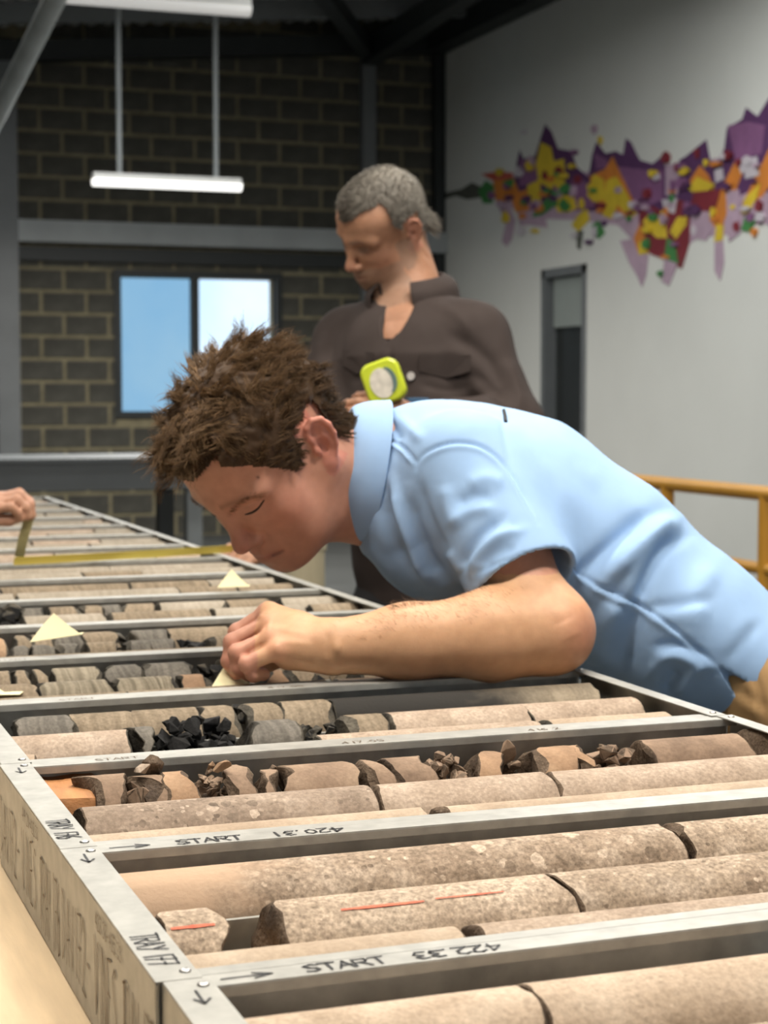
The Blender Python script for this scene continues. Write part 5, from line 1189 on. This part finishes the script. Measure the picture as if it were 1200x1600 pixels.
ct = topw*(X_*.75*fro+Z_*.8*fro-X_*.35*(1-fro)+sgn*Y_*.25)*(1-backw*.7)+(1-topw)*(-X_*.70-Z_*.35)+backw*(-Z_*.7-X_*.25)
comb = ct+swirl*.5; comb = comb-n0*(comb*n0).sum(1, keepdims=True); comb /= np.maximum(np.linalg.norm(comb, axis=1, keepdims=True), 1e-6)
dirs = n0*.32+comb*.9; dirs /= np.linalg.norm(dirs, axis=1, keepdims=True)
def hcol_y(r, g):
    n = len(r); a = np.array([.080, .049, .027]); b = np.array([.215, .130, .062]); zz = np.clip((HY.loc(r)[:, 2]-.02)/.08, 0, 1)
    t = np.clip(g.beta(2, 3, n)*(0.35+0.85*zz), 0, 1)[:, None]; return a+(b-a)*t
hair_o = local(young, strands('hair', r0, dirs, n0, hair_len(ql)*rg.uniform(.85, 1.15, len(sel)), hair_m, None, .00044, 9, 620, 1.0, 0.0, 0.75, 5, 0.62, 0.08, hcol_y, field=48)); hair_o['label'] = 'tousled thick brown hair'
# under-layer of hair close to the scalp
capV = VY.copy(); keep = msk; fm = keep[QY].all(1); used = np.unique(QY[fm]); remap = -np.ones(len(VY), int); remap[used] = np.arange(len(used))
nzv = np.array([noise.noise(Vector(v*70))+.6*noise.noise(Vector(v*160)) for v in VY[used]])
CV = VY[used]+N_y[used]*(np.maximum(hair_len(q[used])-.010, .003)*.28*(1+.5*nzv))[:, None]
mh = np_mesh('hair_base', CV, remap[QY[fm]]); colour_attr(mh, np.tile(np.array([.06, .036, .02]), (len(CV), 1))); local(young, link('hair_underlayer', mh, None, [hair_m]))
# ------------------------------------------------ polo shirt
SH = SDF()
SH.loft([(TP[i], axis_st[i][1], axis_st[i][2]) for i in range(6)], perp, fw, 0.04, joint=0.03)
hemc = at(1160, 1060, 2.2); hema = (rt*.84-up*.54); hema /= np.linalg.norm(hema)
CUF = at(820, 908, 2.015); SA = CUF-at(722, 722, 2.10); SA /= np.linalg.norm(SA)
SH.cone(at(722, 728, 2.10), CUF+SA*.05, .066, .063, 0.028, clip=(CUF, SA))
SH.cone(CUF-SA*.03, CUF+SA*.08, .0575, .0585, 0.002, '-')
RC_ = Rsh+(RELB-Rsh)*.72; RA = (RELB-Rsh)/np.linalg.norm(RELB-Rsh)
SH.cone(Rsh, RC_+RA*.05, .070, .066, 0.03, clip=(RC_, RA)); SH.cone(RC_-RA*.03, RC_+RA*.08, .058, .059, 0.002, '-')
# blouse of cloth hanging off the chest, placket side
SH.loft([(at(636, 812, 2.20), .045, .07), (at(664, 850, 2.21), .052, .10), (at(715, 890, 2.22), .06, .12)], perp, fw, 0.05)
nd = HY.p((-.015, 0, -.06))-ND; nd /= np.linalg.norm(nd)
SH.cone(ND-nd*.03, ND+nd*.03, .062, .068, 0.006, '-'); SH.cone(ND+nd*.056, ND+nd*.17, .078, .110, 0.006, '-')
hem_f = lambda P: (hemc-P)@hema
SH.func(hem_f, '-', 0.003, hemc+hema*.25, .30)
SH.loft([(TP[4]+(TP[5]-TP[4])*.3, .094, .158), (TP[6], .092, .163)], perp, fw, 0.002, '-')
SH.cone(at(1124, 1043, 2.045), at(1158, 1076, 2.05), .0015, .010, 0.001, '-')
VS, QS = SH.mesh(0.0031)
VS = relax(VS, QS, 1, 0.4)
FOLDS = [
 # armhole seam, yoke seam, cuff stitching, side seam
 ([(650, 735), (652, 722), (664, 708), (690, 696), (722, 692), (758, 701), (790, 728), (818, 772), (842, 818)], -.0032, 3.2, .0018), ([(598, 686), (612, 688), (632, 702), (651, 724)], -.003, 3.0, .0022), ([(726, 905), (760, 888), (800, 872), (840, 860), (878, 858)], -.0013, 3.0),
 ([(888, 884), (930, 912), (985, 938), (1040, 972), (1090, 1014), (1120, 1040)], -.0035, 3.6, .0028), ([(784, 640), (790, 690), (800, 740)], -.0012, 5.0),
 # sleeve folds
 ([(655, 750), (662, 790), (682, 838), (700, 872)], -.0045, 9, .003), ([(694, 756), (700, 790), (714, 830)], .0045, 13), ([(720, 900), (728, 872), (750, 838), (790, 808)], -.005, 9, .004), ([(735, 905), (748, 872), (778, 842), (822, 826)], .004, 8),
 ([(712, 790), (740, 776), (770, 776)], -.0035, 10), ([(706, 820), (735, 800), (775, 795)], .004, 10), ([(730, 760), (760, 748), (790, 757)], .0035, 12), ([(755, 890), (772, 868), (806, 852)], -.003, 8), ([(700, 860), (712, 880), (722, 896)], .004, 8),
 # back and side drape
 ([(880, 960), (905, 905), (960, 850), (1010, 812), (1052, 800)], -.009, 15, .006), ([(1060, 808), (1020, 826), (985, 862), (955, 906)], .008, 14), ([(1000, 936), (985, 985), (965, 1050)], -.010, 18, .007), ([(1075, 838), (1035, 858), (1010, 905), (995, 950)], -.008, 11, .005),
 ([(1120, 880), (1090, 930), (1085, 1000)], .005, 20), ([(1010, 950), (1060, 944), (1110, 938)], -.004, 10, .003), ([(1020, 1010), (1060, 1008), (1105, 1030)], -.006, 9, .004), ([(1010, 1060), (1050, 1022), (1105, 1038)], .005, 10), ([(1060, 1090), (1085, 1050), (1112, 1042)], .005, 10), ([(1035, 1080), (1060, 1045)], -.006, 10),
 ([(1190, 970), (1160, 1005), (1135, 1035)], -.002, 10, .001), ([(900, 1010), (940, 970), (975, 945)], .005, 18), ([(830, 690), (900, 740), (960, 790)], -.0025, 22), ([(900, 720), (980, 790), (1040, 830)], .003, 22),
 # front below the collar
 ([(612, 745), (626, 800), (650, 865), (668, 915)], .009, 9, -.006), ([(592, 780), (606, 835), (632, 888)], -.006, 9), ([(640, 770), (652, 820), (676, 880), (700, 915)], -.007, 10, .003), ([(600, 655), (618, 672), (622, 690)], -.004, 7), ([(620, 650), (640, 668), (660, 690)], .003, 9), ([(560, 850), (590, 870), (620, 905)], .005, 9),
]
VS = sculpt(VS, QS, FOLDS, 0.2)
dn = np.array([noise.noise(Vector(v*9))*.5+noise.noise(Vector(v*22))*.25 for v in VS[::1]])
VS = VS+vnormals(VS, QS)*(dn*.0035)[:, None]
BLUE = np.array([.315, .480, .725])
shirt = local(young, cloth('polo_shirt', VS, QS, BLUE, cloth_light, None)); shirt['label'] = 'light blue short sleeved polo shirt'
tree_s = bvh(VS, QS)
# collar: stand and fold, a swept band around the neck, open at the throat
def collar(name, c, n, front, r_in, r_out, hgt, fall, m, col, parent, gap=0.35, th=0.0022, tip=0.012, squash=1.0, tilt=0.0):
    n = np.array(n)/np.linalg.norm(n); fr_ = np.array(front); fr_ = fr_-n*(fr_@n); fr_ /= np.linalg.norm(fr_); sd = np.cross(n, fr_)
    prof = [(r_in, 0.0), (r_in*.985, hgt*.55), (r_in*.99, hgt*.9), (r_in*1.03, hgt*1.04), (r_in*1.09, hgt), (r_out*.97, hgt*.55), (r_out, hgt*.1), (r_out*1.03, -fall)]
    A_ = np.linspace(gap, 2*math.pi-gap, 56); Vv = []; 
    for a in A_:
        e = 1-min(a-gap, 2*math.pi-gap-a)/1.3; e = max(0, e)
        for j, (r, z) in enumerate(prof):
            zz = z-(tip*e**3 if j == len(prof)-1 else 0)-tilt*math.cos(a)*.0; rr = r*(1+.0*e)
            Vv.append(np.array(c)+fr_*math.cos(a)*rr*squash+sd*math.sin(a)*rr+n*zz+n*(-tilt*math.cos(a)))
    Vv = np.array(Vv); npf = len(prof); Qq = []
    for i in range(len(A_)-1):
        for j in range(npf-1): Qq.append((i*npf+j, i*npf+j+1, (i+1)*npf+j+1, (i+1)*npf+j))
    me = np_mesh(name, Vv, np.array(Qq)); colour_attr(me, np.tile(np.array(col), (len(Vv), 1))); o = link(name, me, None, [m])
    md = o.modifiers.new('thickness', 'SOLIDIFY'); md.thickness = th; md.offset = 0; md2 = o.modifiers.new('smooth', 'SUBSURF'); md2.levels = 1; md2.render_levels = 2
    return local(parent, o)
throat = HY.R[:, 0]*.6-up*.8
colr = collar('collar', at(588, 740, 2.20), -rt*.95+up*.16-fw*.12, -up*.95-rt*.1, .070, .089, .042, .002, cloth_light, BLUE*.97, young, 0.30, .0026, .010)
# side vent at the hem and small tag on the shoulder seam
t_ = MB(); hp = [hit(tree_s, x, y) for x, y in ((787, 642), (789, 650), (790, 660))]
hp = [h_[0]+h_[1]*.0008 for h_ in hp if h_ is not None]
if len(hp) > 1: t_.tube(hp, .0022, 6); o = local(young, t_.build('shoulder_mark', M['ink'], None, 60)); o['label'] = 'small dark mark on the shoulder seam'
# ------------------------------------------------ khaki trousers and shoes
PT = SDF()
PT.loft([(TP[4], .088, .150), (TP[5], .090, .158), (TP[6], .095, .163), (at(1290, 1120, 2.2), .095, .16)], perp, fw, 0.04)
hipL, hipR = at(1270, 1120, 2.11), at(1265, 1110, 2.29)
FOOT = {}
for nm, hp_, off in (('l', hipL, -.02), ('r', hipR, .10)):
    kn = np.array([hp_[0]+.03+off*.5, hp_[1], .50]); an = np.array([hp_[0]+.10+off, hp_[1], .09]); FOOT[nm] = an
    PT.cone(hp_, kn, .098, .072, 0.05); PT.cone(kn, an, .072, .062, 0.02)
VP, QP = PT.mesh(0.0050)
VP = sculpt(VP, QP, [([(1140, 1075), (1165, 1085), (1200, 1110)], -.002, 6, .0015), ([(1172, 1040), (1185, 1075), (1195, 1120)], -.0025, 6, .002), ([(1150, 1100), (1175, 1112), (1190, 1125)], .0015, 7)], 0.2)
tr = local(young, cloth('trousers', VP, QP, np.array([.43, .27, .125]), cloth_khaki, None)); tr['label'] = 'khaki trousers'
shoe_m = mat('brown_boot_leather', (.10, .055, .03), .5)
for nm in FOOT:
    a_ = FOOT[nm]; SS = SDF(); SS.cone(a_, a_+np.array((0, 0, -.03)), .052, .045, .01); SS.cone(a_+np.array((.0, 0, -.045)), a_+np.array((-.16, 0, -.055)), .042, .034, .03); SS.ell(a_+np.array((-.06, 0, -.078)), (.14, .046, .013), .01)
    v_, q_ = SS.mesh(0.006); me = np_mesh('boot', v_, q_); local(young, link('boot', me, None, [shoe_m]))
# pencil in his fingers
t_ = MB(); pa, pb = at(367, 1059, 1.950), at(452, 985, 2.05); d_ = (pb-pa)/np.linalg.norm(pb-pa)
t_.tube([pa, pa+d_*.010, pa+d_*.012, pb], [.0012, .0040, .0042, .0042], 10); pen = t_.build('pencil', mat('grey_pencil', (.30, .30, .29), .4), None, 40); tag(pen, 'grey pencil held in the young man\'s curled fingers over a paper note', 'pencil')
# ------------------------------------------------------------------ the older man standing behind, watching, tape measure in hand
oR = np.array([[-.8140, .4050, -.4163], [-.2079, -.8725, -.4422], [-.5423, -.2734, .7944]])
HO = Frame(CAM+(np.array([1.3694, 3.7740, 1.6693])-CAM)*.955, oR, .97)
OD = 3.80
NB = at(648, 462, 3.84)
oL = at(742, 528, 3.74); oRs = at(540, 535, 3.92); oLe = at(806, 665, 3.66); oLw = at(650, 655, 3.44)
oRe = at(478, 715, 3.78); oRw = at(424, 858, 3.56)
left_o = (oL-oRs)/np.linalg.norm(oL-oRs); fr_o = np.cross(left_o, np.array((0, 0, 1.0))); fr_o /= np.linalg.norm(fr_o)
if fr_o@fw > 0: fr_o = -fr_o
tr_o = [((640, 515), .075, .105), ((640, 560), .106, .165), ((644, 650), .116, .165), ((656, 760), .116, .160), ((668, 860), .116, .165), ((672, 922), .113, .166)]
TO = [at(x, y, OD) for (x, y), _, _ in tr_o]
OB = SDF(); head_prims(OB, HO, nose=1.0)
OB.cone(HO.p((-.035, 0, -.05)), NB, .056, .062, .03)
OB.loft([(TO[i], tr_o[i][1]*.9, tr_o[i][2]*.9) for i in range(5)], fr_o, left_o, .05)
OB.ell((np.array(oL)+oRs)/2+np.array((0, 0, .01)), (.15, .08, .06), .06, ax=[left_o, fr_o, (0, 0, 1)])
for s_, e_, w_ in ((oL, oLe, oLw), (oRs, oRe, oRw)):
    OB.chain([s_, e_, w_], [.055, .044, .029], .03, k2=.02)
def o_hand(w, f, nrm_, curl, sc=.95, flip=1):
    """simple posed hand: f finger direction, nrm_ back of the hand, curl bends the fingers towards the palm"""
    f = f/np.linalg.norm(f); nrm_ = nrm_-f*(nrm_@f); nrm_ /= np.linalg.norm(nrm_); sd = np.cross(f, nrm_)*flip
    m_ = [w+f*(.085, .088, .083, .074)[i]+sd*(.030, .010, -.010, -.028)[i] for i in range(4)]; fg = []
    for i in range(4):
        L_ = (.040, .044, .041, .033)[i]; d1 = f*math.cos(curl)-nrm_*math.sin(curl); d2 = f*math.cos(curl*2.1)-nrm_*math.sin(curl*2.1); d3 = f*math.cos(curl*2.9)-nrm_*math.sin(curl*2.9)
        a1 = m_[i]+d1*L_; a2 = a1+d2*L_*.62; fg.append([a1, a2, a2+d3*L_*.5])
    th_ = [w+f*.02+sd*.022, w+f*.055+sd*.048-nrm_*.012, w+f*.085+sd*.050-nrm_*.028, w+f*.108+sd*.040-nrm_*.036]
    return m_, fg, th_
TAPE_C = at(600, 597, 3.40)
m_, fg, th_ = o_hand(oLw, at(598, 640, 3.40)-oLw, up*.25-fw*.9, .55, flip=-1); hand_prims(OB, oLw, m_, fg, th_, sc=.95)
m_, fg, th_ = o_hand(oRw, at(380, 866, 3.50)-oRw, up*.8-fw*.5, .5, flip=1); hand_prims(OB, oRw, m_, fg, th_, sc=.95)
VO, QO = OB.mesh(.0036); qo = HO.loc(VO); ino = (np.linalg.norm(qo, axis=1) < .19) & (qo[:, 2] > -.13)
CO = np.tile(np.array([.37, .195, .12]), (len(VO), 1)); CO = np.where(ino[:, None], head_colour(qo, CO.copy(), (.26, .12, .10), (.42, .19, .13), (.10, .085, .075), (.22, .15, .11)), CO)
eye_shade_o = gauss(np.sqrt(((qo[:, 0]-.088)/.02)**2+((np.abs(qo[:, 1])-.032)/.017)**2+((qo[:, 2]+.001)/.010)**2), 1.0); CO = lerpc(CO, (.08, .05, .04), .8*eye_shade_o*ino)  # socket shade around the eyes painted into the skin colour
NO = vnormals(VO, QO)
older = person('person', (float(TO[4][0]), float(TO[4][1]), 0), 'older grey haired man in a dark brown shirt standing, looking down at a tape measure')
meo = np_mesh('body', VO, QO); colour_attr(meo, CO); local(older, link('body', meo, None, [skin_m]))
# short grey hair, receding at the temples, a longer tail at the nape
x, y, z = qo[:, 0], np.abs(qo[:, 1]), qo[:, 2]
mo = (np.linalg.norm(qo, axis=1) < .17) & (((x > .02) & (z > .078+.5*np.maximum(.035-y, 0)*-1+.25*np.maximum(y-.02, 0)) & (y < .06)) | ((x <= .03) & (x > -.01) & (z > .012+.9*np.maximum(x-.0, 0)) & (y > .04)) | ((x <= -.01) & (z > np.maximum(.0+.55*(x+.01), -.06))) | ((x < .03) & (z > .07))) & ~((y > .070) & (x > -.045) & (x < .004) & (z < .032))
fm = mo[QO].all(1); used = np.unique(QO[fm]); remap = -np.ones(len(VO), int); remap[used] = np.arange(len(used))
nzv = np.array([noise.noise(Vector(v*60)) for v in VO[used]]); mh = np_mesh('hair_underlayer', VO[used]+NO[used]*(.004+.002*nzv)[:, None], remap[QO[fm]])
def gcol(q_): 
    t = np.clip(.42+.5*np.clip((-q_[:, 0]+.02)/.09, -.6, 1)+.15*np.sin(q_[:, 1]*90+q_[:, 2]*60), 0, 1)[:, None]; return np.array([.055, .047, .038])+(np.array([.25, .235, .205])-np.array([.055, .047, .038]))*t
colour_attr(mh, gcol(qo[used])); local(older, link('hair_underlayer', mh, None, [hair_m]))
so = rg.choice(np.where(mo)[0], 7000); bk = np.clip((-.02-qo[so, 0])/.06, 0, 1)[:, None]
do = NO[so]*.7+HO.R[:, 0]*(.4-.7*bk)-HO.R[:, 2]*.7*bk; do /= np.linalg.norm(do, axis=1, keepdims=True)
lo_ = np.where((qo[so, 0] < -.06) & (qo[so, 2] < .0), .038, .011)
ho = local(older, strands('hair', VO[so], do, NO[so], lo_*rg.uniform(.8, 1.2, len(so)), hair_m, None, .0008, 4, 1600, .4, .1, .4, 8, .25, .1, lambda r, g: gcol(HO.loc(r))*g.uniform(.8, 1.2, (len(r), 1)))); ho['label'] = 'short grey hair'
# dark brown shirt with collar, pocket flaps and button front
OS = SDF(); OS.loft([(TO[i]+np.array((0, 0, -.01 if i == 0 else 0)), tr_o[i][1]*(.95 if i == 0 else 1.02), tr_o[i][2]*1.02) for i in range(6)], fr_o, left_o, .05, joint=.03)
OS.ell((np.array(oL)+oRs)/2+np.array((0, 0, .0)), (.150, .088, .058), .06, ax=[left_o, fr_o, (0, 0, 1)])
for s_ in (oL, oRs): OS.cone(NB+np.array((0, 0, -.045)), s_+np.array((0, 0, .0)), .062, .066, .05)
for s_, e_, w_ in ((oL, oLe, oLw), (oRs, oRe, oRw)):
    OS.cone(s_, e_, .066, .057, .04); wd = (w_-e_)/np.linalg.norm(w_-e_); OS.cone(e_, e_+(w_-e_)*.80, .057, .047, .02, clip=(e_+(w_-e_)*.72, wd)); OS.cone(e_+(w_-e_)*.68, e_+(w_-e_)*.95, .036, .034, .002, '-')
ndo = HO.p((-.02, 0, -.06))-NB; ndo /= np.linalg.norm(ndo); OS.cone(NB-ndo*.05, NB+ndo*.12, .060, .072, .008, '-')
# open V at the throat
for k in range(4): OS.cone(at(618, 455, 3.60+.04*k), at(611, 548, 3.60+.04*k), .052, .006, .004, '-')
VOs, QOs = OS.mesh(.0045)
OF = [([(700, 520), (760, 560), (790, 620)], -.008, 12, .005), ([(790, 560), (806, 600), (815, 640)], .007, 9), ([(740, 580), (770, 610), (800, 640)], -.006, 9, .004), ([(660, 560), (700, 585), (740, 590)], -.003, 6), ([(655, 600), (700, 610), (740, 600)], -.003, 6), ([(612, 545), (606, 600), (600, 640)], -.004, 4, .003), ([(520, 520), (512, 580), (505, 640)], -.005, 8, .004), ([(540, 560), (560, 600)], -.004, 8), ([(668, 470), (710, 490), (740, 520)], .003, 8)]
VOs = sculpt(VOs, QOs, OF, .2); VOs = VOs+vnormals(VOs, QOs)*(np.array([noise.noise(Vector(v*8))*.6+noise.noise(Vector(v*20))*.3 for v in VOs])*.006)[:, None]
BRN = np.array([.044, .034, .031]); sho = local(older, cloth('shirt', VOs, QOs, BRN, cloth_dark, None)); sho['label'] = 'dark brown button shirt'
tree_o = bvh(VOs, QOs)
def patch_on(tree, name, outline, m, parent, lift=.003, th=.003, col=None):
    """small flat cloth or plastic piece laid on a surface: pocket flap, button, collar leaf"""
    P = [hit(tree, x, y) for x, y in outline]
    if any(h_ is None for h_ in P): return None
    A = [p+n*lift for p, n in P]; Bm = [p+n*(lift-th) for p, n in P]; n = len(A); t_ = MB(); c0 = sum(A)/n; 
    t_.add(A+Bm, [tuple(range(n)), tuple(range(2*n-1, n-1, -1))]+[(i, i+n, (i+1) % n+n, (i+1) % n) for i in range(n)]); me = t_.mesh(name)
    if col is not None: colour_attr(me, np.tile(np.array(col), (2*n, 1)))
    o = link(name, me, None, [m]); local(parent, o); return o
patch_on(tree_o, 'pocket_flap', [(655, 556), (735, 556), (735, 580), (697, 592), (655, 580)], cloth_dark, older, .004, .004, BRN*.9)
patch_on(tree_o, 'pocket_flap', [(538, 548), (585, 552), (583, 576), (560, 584), (538, 572)], cloth_dark, older, .004, .004, BRN*.9)
bt = patch_on(tree_o, 'button', [(643+6*math.cos(a), 588+7*math.sin(a)) for a in np.linspace(0, 6.28, 10)[:-1]], mat('pale_button', (.42, .40, .38), .4), older, .006, .004)
collar('collar', NB+np.array((0, 0, .000))+fr_o*.012, np.array((0, 0, .95))+fr_o*.22, fr_o, .070, .100, .036, .034, cloth_dark, BRN*1.05, older, .55, .004, .040)
PO = SDF(); PO.loft([(TO[4], .105, .155), (TO[5], .112, .168), (at(672, 985, OD), .112, .17)], fr_o, left_o, .04)
for k, sg in (('l', 1), ('r', -1)):
    hp_ = at(672, 985, OD)+left_o*.09*sg; kn = np.array([hp_[0], hp_[1], .48])+fr_o*.02; an = np.array([hp_[0], hp_[1], .09])
    PO.cone(hp_, kn, .095, .070, .05); PO.cone(kn, an, .070, .060, .02)
    SS = SDF(); SS.cone(an, an+np.array((0, 0, -.03)), .052, .045, .01); SS.cone(an+np.array((0, 0, -.045)), an+fr_o*.16+np.array((0, 0, -.055)), .042, .034, .03); SS.ell(an+fr_o*.06+np.array((0, 0, -.078)), (.14, .046, .013), .01, ax=[fr_o, left_o, (0, 0, 1)])
    v_, q_ = SS.mesh(.008); local(older, link('boot', np_mesh('boot', v_, q_), None, [shoe_m]))
v_, q_ = PO.mesh(.007); local(older, cloth('trousers', v_, q_, np.array([.022, .022, .024]), cloth_dark, None))
# lime tape measure in his left hand
tm = empty('tape_measure', tuple(TAPE_C)); tag(tm, 'lime tape measure with a pale round label, held up by the older man', 'tape measure')
tx = rt*.93+up*.33-fw*.12; tx /= np.linalg.norm(tx); tz = up*.94-rt*.33; tz -= tx*(tz@tx); tz /= np.linalg.norm(tz); ty = np.cross(tz, tx)   # ty away from the camera
tm.matrix_world = Matrix(((tx[0], ty[0], tz[0], TAPE_C[0]), (tx[1], ty[1], tz[1], TAPE_C[1]), (tx[2], ty[2], tz[2], TAPE_C[2]), (0, 0, 0, 1)))
def rrect(w, h, r, n=6):
    out_ = []
    for cx_, cy_, a0 in ((w/2-r, h/2-r, 0), (-w/2+r, h/2-r, 90), (-w/2+r, -h/2+r, 180), (w/2-r, -h/2+r, 270)):
        for k in range(n+1): a = R(a0+90*k/n); out_.append((cx_+r*math.cos(a), cy_+r*math.sin(a)))
    return out_
def slab(pts, y0, y1, bev=0.0):
    t_ = MB(); n = len(pts); sec = [(y0, .90), (y0+.004, 1.0), (y1-.004, 1.0), (y1, .90)] if bev else [(y0, 1.0), (y1, 1.0)]
    vs = [(x_*s_, yy, z_*s_) for yy, s_ in sec for x_, z_ in pts]; fs = [tuple(range(n)), tuple(range(len(sec)*n-1, (len(sec)-1)*n-1, -1))]
    for i in range(len(sec)-1): fs += [(i*n+k, (i+1)*n+k, (i+1)*n+(k+1) % n, i*n+(k+1) % n) for k in range(n)]
    t_.add(vs, fs); return t_
slab(rrect(.074, .082, .020), -.018, .018, 1).build('case', M['lime'], tm, 40)
circ = [(.023*math.cos(a), .029*math.sin(a)) for a in np.linspace(0, 2*math.pi, 28)[:-1]]
slab([(x_-.002, z_-.002) for x_, z_ in circ], -.0196, -.0175).build('label_disc', mat('pale_label', (.62, .58, .50), .6, nscale=60, namp=.2), tm)
cres = [(.006+.021*math.cos(a), .027*math.sin(a)) for a in np.linspace(-1.25, 1.25, 12)]+[(.004+.014*math.cos(a), .025*math.sin(a)) for a in np.linspace(1.2, -1.2, 12)]
slab(cres, -.0203, -.0194).build('label_crescent', mat('grey_teal_print', (.10, .16, .15), .6), tm)
q = MB(); pc = at(652, 633, 3.44); q.box(-.022, -.01, -.014, .022, .01, .014, bev=.004); o = q.build('strap', mat('blue_strap', (.02, .07, .14), .6), tm); o.matrix_parent_inverse = Matrix(); o.matrix_basis = tm.matrix_world.inverted() @ Matrix.Translation(Vector(pc))
# blade of the tape, from his lowered right hand across the trays to the other person's hand
ribbon('measuring_tape', [onz(22, 877, 1.001), onz(120, 872, 1.0), onz(230, 866, .9985), onz(320, 860, 1.0), at(372, 857, 3.50)], .015, M['tape'], 'yellow measuring tape blade stretched across the far trays', 'measuring tape', upv=tuple(-fw*.96-up*.28))
# ------------------------------------------------------------------ third person, only a hand in the frame at the left edge
HB = at(-75, 800, 3.28); HW = HB; he = np.array([HB[0]-.20, HB[1]-.02, 1.16]); hs = np.array([HB[0]-.34, HB[1]+.02, 1.40]); hc = hs+np.array((0, .19, -.02))
TB = SDF(); HT = Frame(hc+np.array((.085, 0, .215)), Matrix.Rotation(R(35), 3, 'Y'), .98); head_prims(TB, HT)
TB.cone(HT.p((-.03, 0, -.05)), hc+np.array((-.01, 0, .02)), .056, .06, .03)
hip_t = hc+np.array((-.31, 0, -.48)); TB.loft([(hc+np.array((0, 0, -.03)), .09, .17), (hc*.5+hip_t*.5, .11, .15), (hip_t, .10, .15)], (1, 0, -.3), (0, 1, 0), .05)
hs2 = hs+np.array((0, .38, 0)); he2 = hs2+np.array((.0, .03, -.28)); hw2 = he2+np.array((.16, -.10, .10))
for s_, e_, w_ in ((hs, he, HW), (hs2, he2, hw2)): TB.chain([s_, e_, w_], [.055, .043, .028], .03, k2=.02)
def P3(x_, y_, d_=3.26): return at(x_, y_, d_)
mct = [P3(-2, 778, 3.30), P3(-4, 780, 3.27), P3(-4, 786, 3.245), P3(-8, 794, 3.225)]
ft = [[P3(30, 771, 3.30), P3(46, 784, 3.30), P3(50, 804, 3.29)], [P3(32, 774, 3.27), P3(47, 788, 3.27), P3(50, 806, 3.27)], [P3(26, 781, 3.245), P3(40, 793, 3.25), P3(43, 808, 3.255)], [P3(16, 792, 3.225), P3(28, 801, 3.235), P3(32, 811, 3.24)]]
hand_prims(TB, HW, mct, ft, [P3(-50, 803, 3.25), P3(-15, 812, 3.24), P3(14, 813, 3.245), P3(32, 808, 3.25)])
m_, fg, th_ = o_hand(hw2, np.array((.9, -.1, -.3)), np.array((.2, 0, 1.0)), .4); hand_prims(TB, hw2, m_, fg, th_, sc=.95)
VT, QT = TB.mesh(.0044); qt = HT.loc(VT); CT = np.tile(np.array([.43, .235, .155]), (len(VT), 1)); int_ = np.linalg.norm(qt, axis=1) < .18
CT = np.where(int_[:, None], head_colour(qt, CT.copy(), (.3, .14, .11), (.45, .2, .14), (.10, .06, .04)), CT)
third = person('person', (float(hip_t[0]), float(hip_t[1]), 0), 'person beyond the left edge, only a hand over the far trays in view'); me = np_mesh('body', VT, QT); colour_attr(me, CT); local(third, link('body', me, None, [skin_m]))
mt_ = (qt[:, 2] > .03) & (np.linalg.norm(qt, axis=1) < .17) & ((qt[:, 0] < .03) | (qt[:, 2] > .08)); fm = mt_[QT].all(1); used = np.unique(QT[fm]); remap = -np.ones(len(VT), int); remap[used] = np.arange(len(used)); NT_ = vnormals(VT, QT)
mh = np_mesh('hair', VT[used]+NT_[used]*.012, remap[QT[fm]]); colour_attr(mh, np.tile(np.array([.07, .045, .03]), (len(used), 1))); local(third, link('hair', mh, None, [hair_m]))
TS = SDF(); TS.loft([(hc+np.array((0, 0, -.03)), .10, .18), (hc*.5+hip_t*.5, .125, .165), (hip_t+np.array((0, 0, -.04)), .115, .165)], (1, 0, -.3), (0, 1, 0), .05)
for s_, e_ in ((hs, he), (hs2, he2)): TS.cone(s_, s_+(e_-s_)*.75, .07, .062, .03)
TS.cone(hc+np.array((0, 0, .02)), hc+np.array((.05, 0, .14)), .06, .07, .005, '-'); v_, q_ = TS.mesh(.007); local(third, cloth('shirt', v_, q_, np.array([.10, .13, .17]), cloth_dark, None))
PO = SDF(); PO.ell(hip_t+np.array((0, 0, -.05)), (.12, .165, .12), .04)
for sg in (1, -1):
    hp_ = hip_t+np.array((0, .09*sg, -.06)); an = np.array([hp_[0], hp_[1], .09]); PO.chain([hp_, (hp_+an)/2, an], [.095, .07, .06], .04, k2=.02)
    SS = SDF(); SS.cone(an, an+np.array((0, 0, -.03)), .052, .045, .01); SS.cone(an+np.array((0, 0, -.045)), an+np.array((.16, 0, -.055)), .042, .034, .03); SS.ell(an+np.array((.06, 0, -.078)), (.14, .046, .013), .01); v_, q_ = SS.mesh(.009); local(third, link('boot', np_mesh('boot', v_, q_), None, [shoe_m]))
v_, q_ = PO.mesh(.008); local(third, cloth('trousers', v_, q_, np.array([.03, .035, .05]), cloth_dark, None))
q = MB(); q.tube([P3(-60, 806, 3.235), P3(-5, 799, 3.262), P3(38, 793, 3.285)], .006, 10); q.lathe([(.008, 0), (.011, .004), (.011, .012), (.008, .016)], P3(30, 793, 3.285)-np.array((0, 0, .008)), 12); tag(q.build('hand_lens', M['dark_steel'], None, 50), 'dark hand tool held in the fingers at the left edge', 'tool')
ribbon('tape_end', [P3(46, 806, 3.27), P3(42, 822, 3.27), P3(37, 838, 3.27), P3(33, 856, 3.28), P3(30, 872, 3.30)], .018, M['tape2'], 'olive end of a tape hanging from the fingers at the left edge', 'measuring tape', upv=tuple(-fw))
